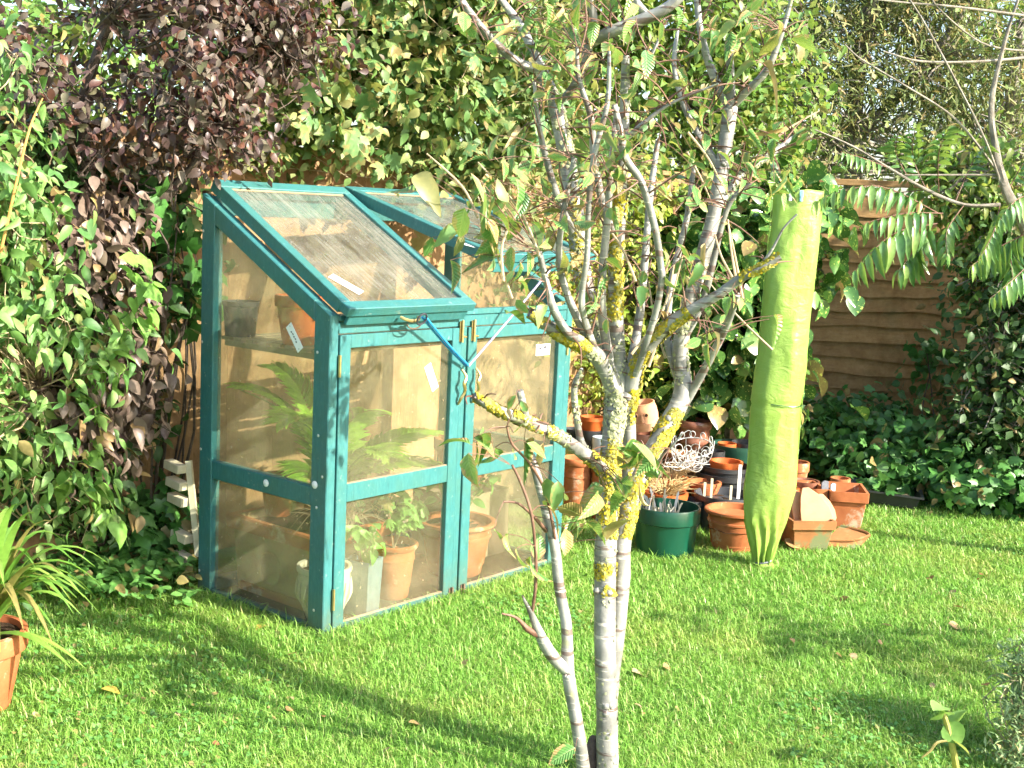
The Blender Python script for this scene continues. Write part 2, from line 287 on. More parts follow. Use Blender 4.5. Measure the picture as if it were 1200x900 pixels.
# ------------------------------------------------------------------ mesh helpers
def link(o, parent=None, loc=None):
    COL.objects.link(o)
    if parent is not None: o.parent = parent
    if loc is not None: o.location = loc
    return o
def tag(o, label=None, cat=None, group=None, kind=None):
    if label: o['label'] = label
    if cat: o['category'] = cat
    if group: o['group'] = group
    if kind: o['kind'] = kind
    return o
def thing(name, label, cat, loc=(0, 0, 0), rz=0.0, group=None):
    o = bpy.data.objects.new(name, None); o.empty_display_size = .1
    link(o, None, loc); o.rotation_euler = (0, 0, rz)
    return tag(o, label, cat, group)
class MB:
    def __init__(s): s.v = []; s.f = []
    def add(s, vs, fs):
        b = len(s.v); s.v += [tuple(v) for v in vs]; s.f += [tuple(b+i for i in f) for f in fs]; return s
    def box(s, x0, x1, y0, y1, z0, z1, T=None):
        vs = [Vector((x, y, z)) for z in (z0, z1) for y in (y0, y1) for x in (x0, x1)]
        if T is not None: vs = [T @ v for v in vs]
        return s.add(vs, [(0, 2, 3, 1), (4, 5, 7, 6), (0, 1, 5, 4), (2, 6, 7, 3), (0, 4, 6, 2), (1, 3, 7, 5)])
    def prism(s, pts, d, T=None):            # pts: polygon of 3D points, d: extrusion vector
        n = len(pts); a = [Vector(p) for p in pts]; b = [p + Vector(d) for p in a]; vs = a+b
        if T is not None: vs = [T @ v for v in vs]
        return s.add(vs, [tuple(range(n))[::-1], tuple(range(n, 2*n))] + [(i, (i+1) % n, n+(i+1) % n, n+i) for i in range(n)])
    def tube(s, pts, rad, sides=8, sub=4, jit=0.0, cap=True, closed=False):
        P = [Vector(p) for p in pts]; n = len(P)
        if not hasattr(rad, '__len__'): rad = [rad]*n
        if sub > 1 and n > 2:
            Q = []; RR = []
            rng_ = range(n if closed else n-1)
            for i in rng_:
                g = lambda k: P[k % n] if closed else P[max(0, min(n-1, k))]
                p0, p1, p2, p3 = g(i-1), g(i), g(i+1), g(i+2)
                for k in range(sub):
                    t = k/sub
                    Q.append(.5*((2*p1)+(p2-p0)*t+(2*p0-5*p1+4*p2-p3)*t*t+(3*p1-p0-3*p2+p3)*t**3))
                    RR.append(rad[i]*(1-t)+rad[(i+1) % n]*t)
            if not closed: Q.append(P[-1]); RR.append(rad[-1])
            P, rad = Q, RR; n = len(P)
        b = len(s.v); nv = None
        for i in range(n):
            t = (P[(i+1) % n]-P[i-1]) if closed else (P[min(n-1, i+1)]-P[max(0, i-1)])
            if t.length < 1e-9: t = Vector((0, 0, 1))
            t.normalize()
            if nv is None: nv = t.orthogonal().normalized()
            nv = (nv - t*nv.dot(t));
            nv = nv.normalized() if nv.length > 1e-6 else t.orthogonal().normalized()
            bv = t.cross(nv)
            for k in range(sides):
                a = 2*PI*k/sides; r = rad[i]*(1+(random.uniform(-jit, jit) if jit else 0))
                s.v.append(tuple(P[i]+(nv*math.cos(a)+bv*math.sin(a))*r))
        m_ = n if closed else n-1
        for i in range(m_):
            for k in range(sides):
                k2 = (k+1) % sides; j = (i+1) % n
                s.f.append((b+i*sides+k, b+i*sides+k2, b+j*sides+k2, b+j*sides+k))
        if cap and not closed:
            s.f.append(tuple(b+k for k in range(sides))[::-1]); s.f.append(tuple(b+(n-1)*sides+k for k in range(sides)))
        return s
    def lathe(s, prof, sides=32, c=(0, 0, 0), wob=0.0, T=None):
        b = len(s.v); n = len(prof)
        for i, (r, z) in enumerate(prof):
            for k in range(sides):
                a = 2*PI*k/sides; rr = r*(1+wob*math.sin(3*a+1))
                v = Vector((c[0]+rr*math.cos(a), c[1]+rr*math.sin(a), c[2]+z))
                s.v.append(tuple(T @ v if T is not None else v))
        for i in range(n-1):
            for k in range(sides):
                k2 = (k+1) % sides
                s.f.append((b+i*sides+k, b+i*sides+k2, b+(i+1)*sides+k2, b+(i+1)*sides+k))
        s.f.append(tuple(b+k for k in range(sides))[::-1]); s.f.append(tuple(b+(n-1)*sides+k for k in range(sides)))
        return s
    def mesh(s, name, mat, smooth=False):
        me = bpy.data.meshes.new(name); me.from_pydata(s.v, [], s.f); me.materials.append(mat)
        if smooth:
            me.polygons.foreach_set('use_smooth', [True]*len(me.polygons))
            try: me.set_sharp_from_angle(angle=math.radians(42))
            except Exception: pass
        me.update(); return me
    def obj(s, name, mat, parent=None, smooth=False, bevel=0, world=False, loc=None):
        if world and parent is not None:
            L = parent.location.copy(); q = parent
            while q.parent is not None: q = q.parent; L += q.location
            s.v = [(x-L.x, y-L.y, z-L.z) for x, y, z in s.v]
        o = bpy.data.objects.new(name, s.mesh(name, mat, smooth)); link(o, parent, loc)
        if bevel:
            bm_ = o.modifiers.new('bevel', 'BEVEL'); bm_.width = bevel; bm_.segments = 1; bm_.limit_method = 'ANGLE'
        return o

# numpy mesh merge: template (k,3) placed N times
def merged(name, tv, tf, P, R, S, mat, parent=None, kind='stuff', rnd=None, smooth=True):
    N_ = len(P); k = len(tv)
    V = np.einsum('nij,kj->nki', R*S[:, None, None] if S.ndim == 1 else R*S[:, None, :], tv) + P[:, None, :]
    if parent is not None: V = V - A_(parent.location)
    V = V.reshape(-1, 3).astype(np.float32)
    nf = len(tf); fl = A_([len(f) for f in tf]); loops = np.concatenate([A_(f) for f in tf])
    L = (loops[None, :] + (np.arange(N_)*k)[:, None]).reshape(-1).astype(np.int32)
    me = bpy.data.meshes.new(name); me.vertices.add(len(V)); me.vertices.foreach_set('co', V.reshape(-1))
    me.loops.add(len(L)); me.loops.foreach_set('vertex_index', L)
    me.polygons.add(nf*N_); starts = np.concatenate([[0], np.cumsum(np.tile(fl, N_))[:-1]]).astype(np.int32)
    me.polygons.foreach_set('loop_start', starts)
    me.polygons.foreach_set('use_smooth', np.full(nf*N_, smooth))
    at_ = me.attributes.new('rnd', 'FLOAT', 'POINT')
    rr = RNG.random(N_) if rnd is None else rnd
    at_.data.foreach_set('value', np.repeat(rr, k).astype(np.float32))
    me.materials.append(mat); me.update(calc_edges=True)
    o = bpy.data.objects.new(name, me); link(o, parent)
    if kind: o['kind'] = kind
    return o

# leaf templates: base at origin, tip at +Y, upper side +Z
def leaf_tpl(wf, n=4, fold=.25, curl=.25):
    vs = []; fs = []
    for i in range(n+1):
        t = i/n; w_ = wf(t); z = -curl*t*t
        vs += [(-w_, t, z+fold*w_), (0, t, z), (w_, t, z+fold*w_)]
    for i in range(n):
        a = i*3; fs += [(a, a+1, a+4, a+3), (a+1, a+2, a+5, a+4)]
    return A_(vs, dtype=float), fs
oval = leaf_tpl(lambda t: .30*math.sin(PI*min(1, t**.85))**.9 + .004, 5, .3, .3)
oval_n = leaf_tpl(lambda t: .235*math.sin(PI*min(1, t**.8))**.9 + .004, 5, .35, .4)
oval_wide = leaf_tpl(lambda t: .42*math.sin(PI*t**.8)**.8 + .004, 5, .25, .2)
lance2 = leaf_tpl(lambda t: .13*math.sin(PI*t**.8)+.01, 2, .3, .2)
lance = leaf_tpl(lambda t: .15*math.sin(PI*t**.8)+.004, 4, .35, .35)
cherry_t = leaf_tpl(lambda t: (.30+.02*math.sin(40*t))*math.sin(PI*t**.9)**.85+.004, 9, .35, .45)
sum_t = leaf_tpl(lambda t: .145*math.sin(PI*t**.75)**.8+.004, 5, .5, .5)
small = (A_([(0, 0, 0), (-.3, .45, .06), (0, .5, 0), (.3, .45, .06), (0, 1, -.1)]), [(0, 2, 1), (0, 3, 2), (1, 2, 4), (2, 3, 4)])
needle = (A_([(-.06, 0, 0), (.06, 0, 0), (.05, .6, .03), (0, 1, -.1), (-.05, .6, .03)]), [(0, 1, 2, 3, 4)])
spray = (A_([(0, 0, 0), (-.05, .3, 0), (-.28, .5, .05), (-.05, .5, 0), (-.2, .8, .05), (0, 1, -.1), (.2, .8, .05), (.05, .5, 0), (.28, .5, .05), (.05, .3, 0)]),
         [(0, 9, 3, 1), (1, 3, 2), (9, 8, 7), (3, 7, 5), (3, 5, 4), (7, 6, 5), (9, 7, 3)])
def fan_leaf(outline, cup=.12, c=(0, .35)):
    vs = [(c[0], c[1], 0)] + [(x, y, -cup*(x*x*2+(y-c[1])**2)+.04*abs(x)) for x, y in outline]
    n = len(outline); return A_(vs, dtype=float), [(0, 1+i, 1+(i+1) % n) for i in range(n)]
heart = fan_leaf([(0, 0), (.10, -.12), (.26, -.15), (.38, .0), (.36, .25), (.24, .52), (.08, .82), (0, .98), (-.08, .82), (-.24, .52), (-.36, .25), (-.38, .0), (-.26, -.15), (-.10, -.12)], .35)
half = [(.06, -.06), (.22, -.12), (.40, -.02), (.34, .10), (.56, .22), (.62, .42), (.40, .44), (.26, .46), (.34, .66), (.28, .84), (.12, .80), (.08, .92)]
lobed = fan_leaf([(0, 0)]+half+[(0, 1.05)]+[(-x, y) for x, y in half[::-1]], .4, (0, .3))
ivyt = fan_leaf([(0, 0), (.2, -.1), (.42, .05), (.3, .3), (.45, .55), (.2, .6), (0, .95), (-.2, .6), (-.45, .55), (-.3, .3), (-.42, .05), (-.2, -.1)], .3, (0, .3))

def norm(a): return a/np.maximum(np.linalg.norm(a, axis=1, keepdims=True), 1e-9)
SUNV = A_(tosun)
def frames(n, outd=None, wo=.6, wu=.5, ws=.35, wr=.75, hang=.6):
    nr = RNG.normal(size=(n, 3))*wr + A_((0, 0, 1))*wu + SUNV*ws
    if outd is not None: nr += outd*wo
    z = norm(nr); t = RNG.normal(size=(n, 3)) + A_((0, 0, -1))*hang*1.6
    if outd is not None: t += outd*.5
    y = norm(t - z*np.sum(t*z, 1, keepdims=True)); x = np.cross(y, z)
    return np.stack([x, y, z], 2)
def mesh_of(tpl, name, mat, smooth=True):
    me = bpy.data.meshes.new(name); me.from_pydata([tuple(v) for v in tpl[0]], [], [tuple(f) for f in tpl[1]])
    me.polygons.foreach_set('use_smooth', [smooth]*len(me.polygons)); me.materials.append(mat)
    tv = tpl[0]; e = np.ones(len(tv)); e[(np.abs(tv[:, 0]) < 1e-6) & (tv[:, 1] < .97)] = 0.0
    at_ = me.attributes.new('edge', 'FLOAT', 'POINT'); at_.data.foreach_set('value', e.astype(np.float32))
    me.update(); return me
def place_leaves(name, me, P, R, S, parent):
    L = A_(parent.location)
    for i in range(len(P)):
        o = bpy.data.objects.new(name, me); COL.objects.link(o); o.parent = parent
        wv = random.uniform(.72, 1.18); hv = random.uniform(.3, 2.0)
        mt = Matrix([[*(R[i][r]*S[i]*A_((wv, 1, hv))), P[i][r]-L[r]] for r in range(3)]+[[0, 0, 0, 1]])
        o.matrix_basis = mt
def pick_visible(P, S, k, cell=15, minpx=6):
    q = proj(P); ok = (q[:, 0] > -15) & (q[:, 0] < 1215) & (q[:, 1] > -15) & (q[:, 1] < 915) & (S*FPX/q[:, 2] > minpx)
    idx = np.where(ok)[0]
    if len(idx) == 0 or k == 0: return A_([], dtype=int)
    idx = idx[np.argsort(q[idx, 2])]
    seen = set(); out = []
    for i in idx:
        key = (int(q[i, 0]//cell), int(q[i, 1]//cell))
        if key in seen: continue
        seen.add(key); out.append(i)
    out = A_(out); sz = S[out]*FPX/q[out, 2]
    return out[np.argsort(-sz)][:k]
def blob_points(blobs, K, shell=3.0, gap=.0, gs=1.6, seed=0.0):
    wts = A_([b[3]*b[4]*b[5] if len(b) < 7 else b[6] for b in blobs], dtype=float); wts /= wts.sum()
    out = []; od = []
    while len(out) < K:
        b = blobs[RNG.choice(len(blobs), p=wts)]
        d = RNG.normal(size=3); d /= np.linalg.norm(d); r = RNG.random()**(1/shell)
        p = A_(b[:3]) + d*r*A_(b[3:6])
        if p[2] < .01: continue
        if gap and mnoise.noise(Vector(p*gs)+Vector((seed, 0, 0))) > 0.5-gap: continue
        out.append(p); od.append(d)
    return A_(out), A_(od)
def plant(name, label, cat, base, blobs, n, size, mat, tpl, ind=300, per=10, spread=.09, hang=.6, shell=3.0, gap=.12, gs=1.6,
          twig='bark_dark', trunk=None, tw=120, group=None, leafname='leaf', wo=.6, lo=None, seed=0.0, cell=15, zmin=.015, trad=.004, svar=.3):
    root = thing(name, label, cat, base, 0, group)
    K = max(4, n//per); C, Dd = blob_points(blobs, K, shell, gap, gs, seed)
    ci = RNG.integers(0, K, n); P = C[ci] + RNG.normal(size=(n, 3))*spread; D = Dd[ci]
    ok = P[:, 2] > zmin; P = P[ok]; D = D[ok]; n = len(P)
    S = size*(1+RNG.uniform(-svar, svar, n)); R = frames(n, D, wo=wo, hang=hang)
    vis = pick_visible(P, S, ind, cell)
    if len(vis): place_leaves(leafname, mesh_of(tpl, leafname, mat), P[vis], R[vis], S[vis], root)
    mask = np.ones(n, bool); mask[vis] = False
    lt = lo or tpl
    merged('foliage', lt[0], lt[1], P[mask], R[mask], S[mask], mat, root)
    if trunk:
        for i, (pts, rad) in enumerate(trunk):
            mb = MB().tube(pts, rad, 8, 4, .06); mb.obj('trunk' if i == 0 else 'branch', M[twig], root, True, world=True)
        tp = [Vector(p) for pts, _ in trunk for p in pts]
    else: tp = [Vector(base)]
    if tw:
        mb = MB()
        for j in RNG.choice(K, min(tw, K), replace=False):
            e = Vector(C[j]); s0 = min(tp, key=lambda q: (q-e).length+max(0, q.z-e.z)*.5)
            mid = s0.lerp(e, .5) + Vector(RNG.normal(size=3)*.06)
            mb.tube([s0, mid, e, e+Vector(RNG.normal(size=3)*.06)], [trad*1.8, trad*1.3, trad*.8, trad*.4], 4, 3, cap=False)
        mb.obj('twigs', M[twig], root, True, world=True)['kind'] = 'stuff'
    return root

# ------------------------------------------------------------------ ground
def lawn_h(x, y): return 0.0
gm = MB(); gm.add([(-150, -40, -.004), (150, -40, -.004), (150, 400, -.004), (-150, 400, -.004)], [(0, 1, 2, 3)])
tag(gm.obj('ground', M['ground']), kind='structure')

# ------------------------------------------------------------------ fences
FA0, FA1 = Vector((-4.2, 2.35, 0)), Vector((1.75, 8.03, 0))       # vertical boards behind the greenhouse
def vfence():
    t = thing('board_fence', 'tan vertical board fence running behind the greenhouse and shrubs', 'fence', FA0)
    d = (FA1-FA0); Ln = d.length; u = d.normalized(); nrm = Vector((u.y, -u.x, 0))
    bw = .115; nb = int(Ln/bw)
    for i in range(nb):
        z1 = 1.72+random.uniform(-.006, .006); off = random.uniform(-.003, .003)
        T = Matrix(((u.x, nrm.x, 0, u.x*i*bw), (u.y, nrm.y, 0, u.y*i*bw), (0, 0, 1, 0), (0, 0, 0, 1)))
        mb = MB(); y0 = off
        mb.prism([(0, y0, .02), (bw-.006, y0-.004, .02), (bw-.006, y0+.018, .02), (0, y0+.008, .02)], (0, 0, z1), T)
        mb.obj('board', M['fence_v'], t)
    for z in (.4, 1.5):
        T = Matrix(((u.x, nrm.x, 0, 0), (u.y, nrm.y, 0, 0), (0, 0, 1, 0), (0, 0, 0, 1)))
        MB().box(0, Ln, -.05, -.012, z, z+.08, T).obj('rail', M['fence_v'], t)
    T = Matrix(((u.x, nrm.x, 0, 0), (u.y, nrm.y, 0, 0), (0, 0, 1, 0), (0, 0, 0, 1)))
    MB().box(0, Ln, -.03, .035, 1.745, 1.77, T).obj('capping_rail', M['fence_v'], t, bevel=.003)
vfence()
def hfence(name, label, P0, P1, mat, H=1.80, bh=.105):
    t = thing(name, label, 'fence', P0); d = P1-P0; Ln = d.length; u = d.normalized(); nrm = Vector((u.y, -u.x, 0))
    T = Matrix(((u.x, nrm.x, 0, 0), (u.y, nrm.y, 0, 0), (0, 0, 1, 0), (0, 0, 0, 1)))
    nb = int(H/bh)
    for i in range(nb):
        mb = MB(); n = 14; z0 = .03+i*bh; vs = []; ph = random.uniform(0, 9); wa = random.uniform(.3, 1.5); wf = random.uniform(2.5, 7)
        for k in range(n+1):
            x = Ln*k/n; wv = wa*(.010*math.sin(ph+x*wf)+.004*math.sin(ph*2+x*wf*2.7))+.004*mnoise.noise(Vector((x*9, ph, 0)))
            for (y, z) in ((.030, z0+wv-.012), (.008, z0+bh+.006), (-.004, z0+bh+.006), (.016, z0+wv-.012)): vs.append(T @ Vector((x, y, z)))
        fs = [(0, 1, 2, 3), (n*4+3, n*4+2, n*4+1, n*4)]
        for k in range(n):
            for j in range(4): fs.append((k*4+j, k*4+4+j, k*4+4+(j+1) % 4, k*4+(j+1) % 4))
        mb.add(vs, fs); mb.obj('board', mat, t)
    MB().box(-.01, Ln+.01, -.02, .045, H+.035, H+.075, T).obj('capping_rail', mat, t, bevel=.003)
    for x in (.0, Ln-.045): MB().box(x, x+.045, .033, .06, .02, H+.03, T).obj('batten', mat, t)
    return t
FB0, FB1 = Vector((1.80, 8.36, 0)), Vector((3.42, 8.02, 0))
hfence('waney_fence_panel', 'brown waney lap fence panel behind the lime green sleeve', FB0, FB1, M['fence'], 1.74)
pz = FB1+(FB1-FB0).normalized()*.05
t = thing('fence_post', 'upright timber fence post between the brown and grey fence panels', 'fence post', (pz.x+.02, pz.y, 0))
MB().box(-.05, .05, -.06, .05, 0, 1.80).obj('post', M['fence'], t, bevel=.004)
MB().box(-.06, .06, -.07, .06, 1.80, 1.825).obj('cap', M['fence'], t, bevel=.004)
hfence('grey_fence_panel', 'shaded grey fence panel right of the fence post', pz+Vector((.1, 0, 0)), Vector((5.4, 7.6, 0)), M['fence_g'], 1.62)

# ------------------------------------------------------------------ greenhouse
O = Vector((-.6177, 4.1714, 0)); HD = 0.888059; W, D, H1, H2, SL = 1.362, .706, 1.131, 1.520, (1.520-1.131)/.706
gh = thing('lean_to_greenhouse', 'teal painted lean-to greenhouse with one roof lid propped open', 'greenhouse', O, HD)
GX = Vector((math.cos(HD), math.sin(HD), 0)); GY = Vector((-math.sin(HD), math.cos(HD), 0))
def gw(x, y, z=0.0): return O + GX*x + GY*y + Vector((0, 0, z))
tl = M['teal']
for xs in (0, W-.04):
    MB().prism([(xs, 0, -.01), (xs, .08, -.01), (xs, .08, H1+.08*SL), (xs, 0, H1)], (.04, 0, 0)).obj('post', tl, gh, bevel=.003)
    MB().prism([(xs, .632, -.01), (xs, D, -.01), (xs, D, H2), (xs, .632, H1+.632*SL)], (.04, 0, 0)).obj('post', tl, gh, bevel=.003)
    MB().prism([(xs, .081, H1+.081*SL-.072), (xs, .631, H1+.631*SL-.072), (xs, .631, H1+.631*SL), (xs, .081, H1+.081*SL)], (.04, 0, 0)).obj('sloping_rail', tl, gh, bevel=.003)
    MB().box(xs+.002, xs+.038, .081, .631, .463, .530).obj('middle_rail', tl, gh, bevel=.003)
    MB().box(xs+.002, xs+.038, .081, .631, -.01, .035).obj('bottom_rail', tl, gh, bevel=.003)
    xp = xs+.022
    MB().prism([(xp, .078, .528), (xp, .634, .528), (xp, .634, H1+.634*SL-.07), (xp, .078, H1+.078*SL-.07)], (.003, 0, 0)).obj('side_pane', M['glass_side'], gh)
    MB().box(xp, xp+.003, .078, .634, .03, .466).obj('side_pane', M['glass_side'], gh)
MB().box(.041, W-.041, .002, .030, 1.066, 1.107).obj('fascia_board', tl, gh, bevel=.002)
MB().box(.041, W-.041, -.001, .034, 1.109, 1.131).obj('fascia_cap', tl, gh, bevel=.003)
MB().box(.664, .698, .001, .030, 0, 1.065).obj('centre_post', tl, gh, bevel=.003)
MB().box(.041, W-.041, .003, .05, -.02, .004).obj('sill', tl, gh, bevel=.002)
MB().box(.041, W-.041, D-.035, D-.003, 1.44, 1.512).obj('back_rail', tl, gh, bevel=.003)
MB().box(.041, W-.041, D-.035, D-.003, 0, .06).obj('back_rail', tl, gh, bevel=.003)
MB().prism([(.664, .04, 1.10), (.664, .66, H2-.06), (.664, .66, H2-.02), (.664, .04, 1.14)], (.034, 0, 0)).obj('rafter', tl, gh, bevel=.002)
def door(x0, x1, side):
    mb = MB(); z0, z1 = -.008, 1.062; y0, y1 = -.005, .023
    mb.box(x0, x0+.050, y0, y1, z0, z1); mb.box(x1-.050, x1, y0, y1, z0, z1)
    for a, b in ((z0, .042), (.476, .540), (1.016, z1)): mb.box(x0+.0502, x1-.0502, y0+.0015, y1-.001, a, b)
    d = mb.obj('door', tl, gh, bevel=.002)
    for a, b in ((.040, .478), (.538, 1.018)): MB().box(x0+.046, x1-.046, .012, .015, a, b).obj('pane', M['glass_door'], d)
    for a, b in ((.0425, .0475), (.5405, .5445)):    # pale putty lines under each pane
        MB().box(x0+.0505, x1-.0505, .000, .0105, a, b-.0015).obj('putty_bead', M['wood_shelf'], d)
    hx = x0-.004 if side < 0 else x1+.004
    for z in (.10, .92):
        hg = MB().box(hx-.004, hx+.004, y0-.004, y0-.0005, z, z+.075); hg.tube([(hx, y0-.006, z), (hx, y0-.006, z+.075)], .004, 8, 1)
        hg.obj('hinge', M['brass'], d)
    ix = x1-.012 if side < 0 else x0+.028
    MB().tube([(ix+.006, y0-.012, .905), (ix+.012, y0-.030, .880), (ix-.002, y0-.034, .855), (ix+.010, y0-.028, .825), (ix, y0-.018, .795), (ix+.002, y0-.004, .772)],
              [.004, .006, .007, .006, .006, .004], 8, 4).obj('handle', M['brass'], d, True)
    bx_ = x1-.006 if side < 0 else x0+.022
    bb = MB().box(bx_-.009, bx_+.009, y0-.003, y0-.0003, 1.010, 1.088); bb.tube([(bx_, y0-.009, 1.008), (bx_, y0-.009, 1.092)], .0045, 8, 1)
    bb.tube([(bx_, y0-.009, 1.03), (bx_+.016, y0-.016, 1.028)], .004, 6, 1); bb.obj('barrel_bolt', M['brass'], d, True)
    lb = MB().box(bx_-.012, bx_+.012, y0-.003, y0-.0003, .004, .052); lb.tube([(bx_, y0-.009, -.004), (bx_, y0-.009, .056)], .0045, 8, 1)
    lb.obj('bottom_bolt', M['iron'], d, True)
    return d
dl = door(.043, .661, -1); dr = door(.701, W-.043, 1)
def sticker(name, parent, mtx, w_, h_, text):
    mb = MB().box(-w_/2, w_/2, -h_/2, h_/2, 0, .0012, mtx); st = mb.obj(name, M['white'], parent, bevel=0)
    return st
def rotm(loc, xa, ya):
    xa = Vector(xa).normalized(); ya = Vector(ya).normalized(); za = xa.cross(ya).normalized()
    mt = Matrix((xa, ya, za)).transposed().to_4x4(); mt.translation = loc; return mt
def print_marks(spots, mtx, parent):     # the print is too small to read in the photograph: only its dark marks
    mb = MB()
    for x, y, a, b, sk in spots:
        mb.prism([(x-a+sk, y+b, 0), (x-a-sk, y-b, 0), (x+a-sk, y-b, 0), (x+a+sk, y+b, 0)], (0, 0, .0003), mtx)
    mb.obj('print', M['ink'], parent)
T = rotm((.517, .010, .883), (math.cos(-1.1), 0, math.sin(-1.1)), (math.sin(1.1), 0, math.cos(1.1)))
sticker('sticker', dl, T, .105, .036, '')
T = rotm((1.180, .009, .949), (1, 0, 0), (0, 0, 1))
sticker('sticker', dr, T, .092, .046, ''); print_marks([(-.018, .007, .010, .0042, .003), (-.006, .012, .005, .0030, .002), (.013, .010, .010, .0050, .002)], T @ Matrix.Translation((0, 0, .0014)), dr)
T = rotm((.018, .2, 1.036), (0, -.62, -.78), (0, -.78, .62))
# side label faces outwards (-x)
st = sticker('sticker', gh, T, .105, .034, ''); print_marks([(-.024+.0105*k, (-.0015, .001, 0, .0015, -.001)[k], (.0030, .0042, .0030, .0040, .0032)[k], (.0028, .0022, .0030, .0022, .0028)[k], .001) for k in range(5)]+[(-.045, .004, .0016, .0016, 0), (.045, -.004, .0016, .0016, 0)], T @ Matrix.Translation((0, 0, .0014)), gh)
for y, z in ((.695, 1.382), (.695, .972), (.695, .567), (.695, .096), (.02, .575), (.045, .463), (.046, .096), (.045, .715), (.06, 1.0)):
    s_ = MB(); Tm = Matrix.Translation((-.001, y, z)) @ Matrix.Rotation(-PI/2, 4, 'Y'); s_.lathe([(.0055, 0), (.0055, .001), (.003, .0025), (.0008, .003)], 10, T=Tm)
    s_.obj('screw', M['screw'], gh, True)
for y, z in ((.315, .502), (.057, .541)):
    s_ = MB(); Tm = Matrix.Translation((.001, y, z)) @ Matrix.Rotation(-PI/2, 4, 'Y'); s_.lathe([(.013, 0), (.014, .003), (.009, .006), (.004, .007)], 12, T=Tm)
    s_.obj('filler_plug', M['white'], gh, True)
def lid(x0, x1, ang, top_label):
    L = .848; th = .046; mb = MB()
    mb.box(x0, x0+.040, -L+.046, -.052, 0, th); mb.box(x1-.040, x1, -L+.046, -.052, 0, th)
    mb.box(x0, x1, -L, -L+.0455, .012, th); mb.box(x0, x1, -.0515, 0, .0, th)
    mb.box(x0+.022, x1-.022, -L+.006, -L+.022, -.028, .0115)
    o = mb.obj('roof_lid', tl, gh, bevel=.0025); o.location = (0, .702, 1.532); o.rotation_euler = (math.radians(ang), 0, 0)
    MB().box(x0+.036, x1-.036, -L+.04, -.048, .032, .035).obj('pane', M['glass_roof'], o)
    MB().box(x0+.0405, x0+.0445, -L+.046, -.052, .0352, .038).obj('putty_bead', M['wood_shelf'], o)
    MB().box(x0+.046, x1-.046, -.060, -.0525, .0352, .039).obj('putty_bead', M['wood_shelf'], o)
    Tm = rotm((x0+.115, -L+.16, .0362), (.45, -.9, 0), (.9, .45, 0)) if top_label == 0 else rotm((x1-.62, -L+.10, .0362), (.6, -.8, 0), (.8, .6, 0))
    sticker('sticker', o, Tm, .125, .042, '')
    xm = x0+.29 if top_label == 0 else x0+.30
    MB().tube([(xm-.03, -L-.004, .004), (xm-.02, -L-.022, .006), (xm+.01, -L-.026, .002), (xm+.045, -L-.022, .004), (xm+.06, -L-.004, 0)], .006, 8, 4).obj('lid_handle', M['brass'], o, True)
    return o
lid_l = lid(.030, .676, 29.3, 0); lid_r = lid(.690, 1.336, 15.8, 1)
sh = MB().box(.045, .06, .12, .62, .965, .985); sh.box(W-.06, W-.045, .12, .62, .965, .985); sh = sh.obj('shelf', M['wood_shelf'], gh)
for i in range(8):
    y = .10+i*.071; MB().box(.045, W-.045, y, y+.045, .986, .998).obj('slat', M['wood_shelf'], sh, bevel=.001)
fl = MB(); fl.box(.02, W-.02, .03, D-.01, -.003, .012); fl.obj('earth_floor', M['soil'], gh)

# ------------------------------------------------------------------ elastic cords
V0 = gw(.682, -.020, .918)
hL = gw(.375, -.075, 1.118); hR = gw(1.00, -.145, 1.285)
c = thing('elastic_cord', 'bright blue elastic cord hooked from closed lid handle to door catches', 'cord', V0)
for k, dx in enumerate((-.006, .007)):
    MB().tube([hL+Vector((dx, 0, 0)), hL.lerp(V0, .5)+Vector((dx, -.004, -.006)), V0+Vector((dx, -.006, 0))], .0042, 8, 6).obj('cord', M['cord_b'], c, True, world=True)
lp = [gw(.36+.022*math.cos(a), -.080-.01*math.sin(a), 1.112+.02*math.sin(a)) for a in np.linspace(0, 2*PI, 9)[:-1]]
MB().tube(lp, .0035, 6, 3, closed=True).obj('knot', M['ink'], c, True, world=True)
lp = [gw(.34+.035*math.cos(a), -.062, 1.095+.017*math.sin(a)) for a in np.linspace(PI, 2*PI, 6)]
MB().tube(lp, .0025, 6, 3).obj('hook', M['iron'], c, True, world=True)
c = thing('elastic_cord', 'purple and white flecked elastic cord stretched up to the propped lid', 'cord', V0)
MB().tube([V0+Vector((.004, -.01, 0)), V0.lerp(hR, .5)+Vector((0, 0, -.008)), hR], .0042, 8, 6).obj('cord', M['cord_p'], c, True, world=True)
MB().tube([hR, hR+Vector((.008, .0, .02)), hR+Vector((-.002, .02, .028))], .003, 6, 3).obj('hook', M['iron'], c, True, world=True)

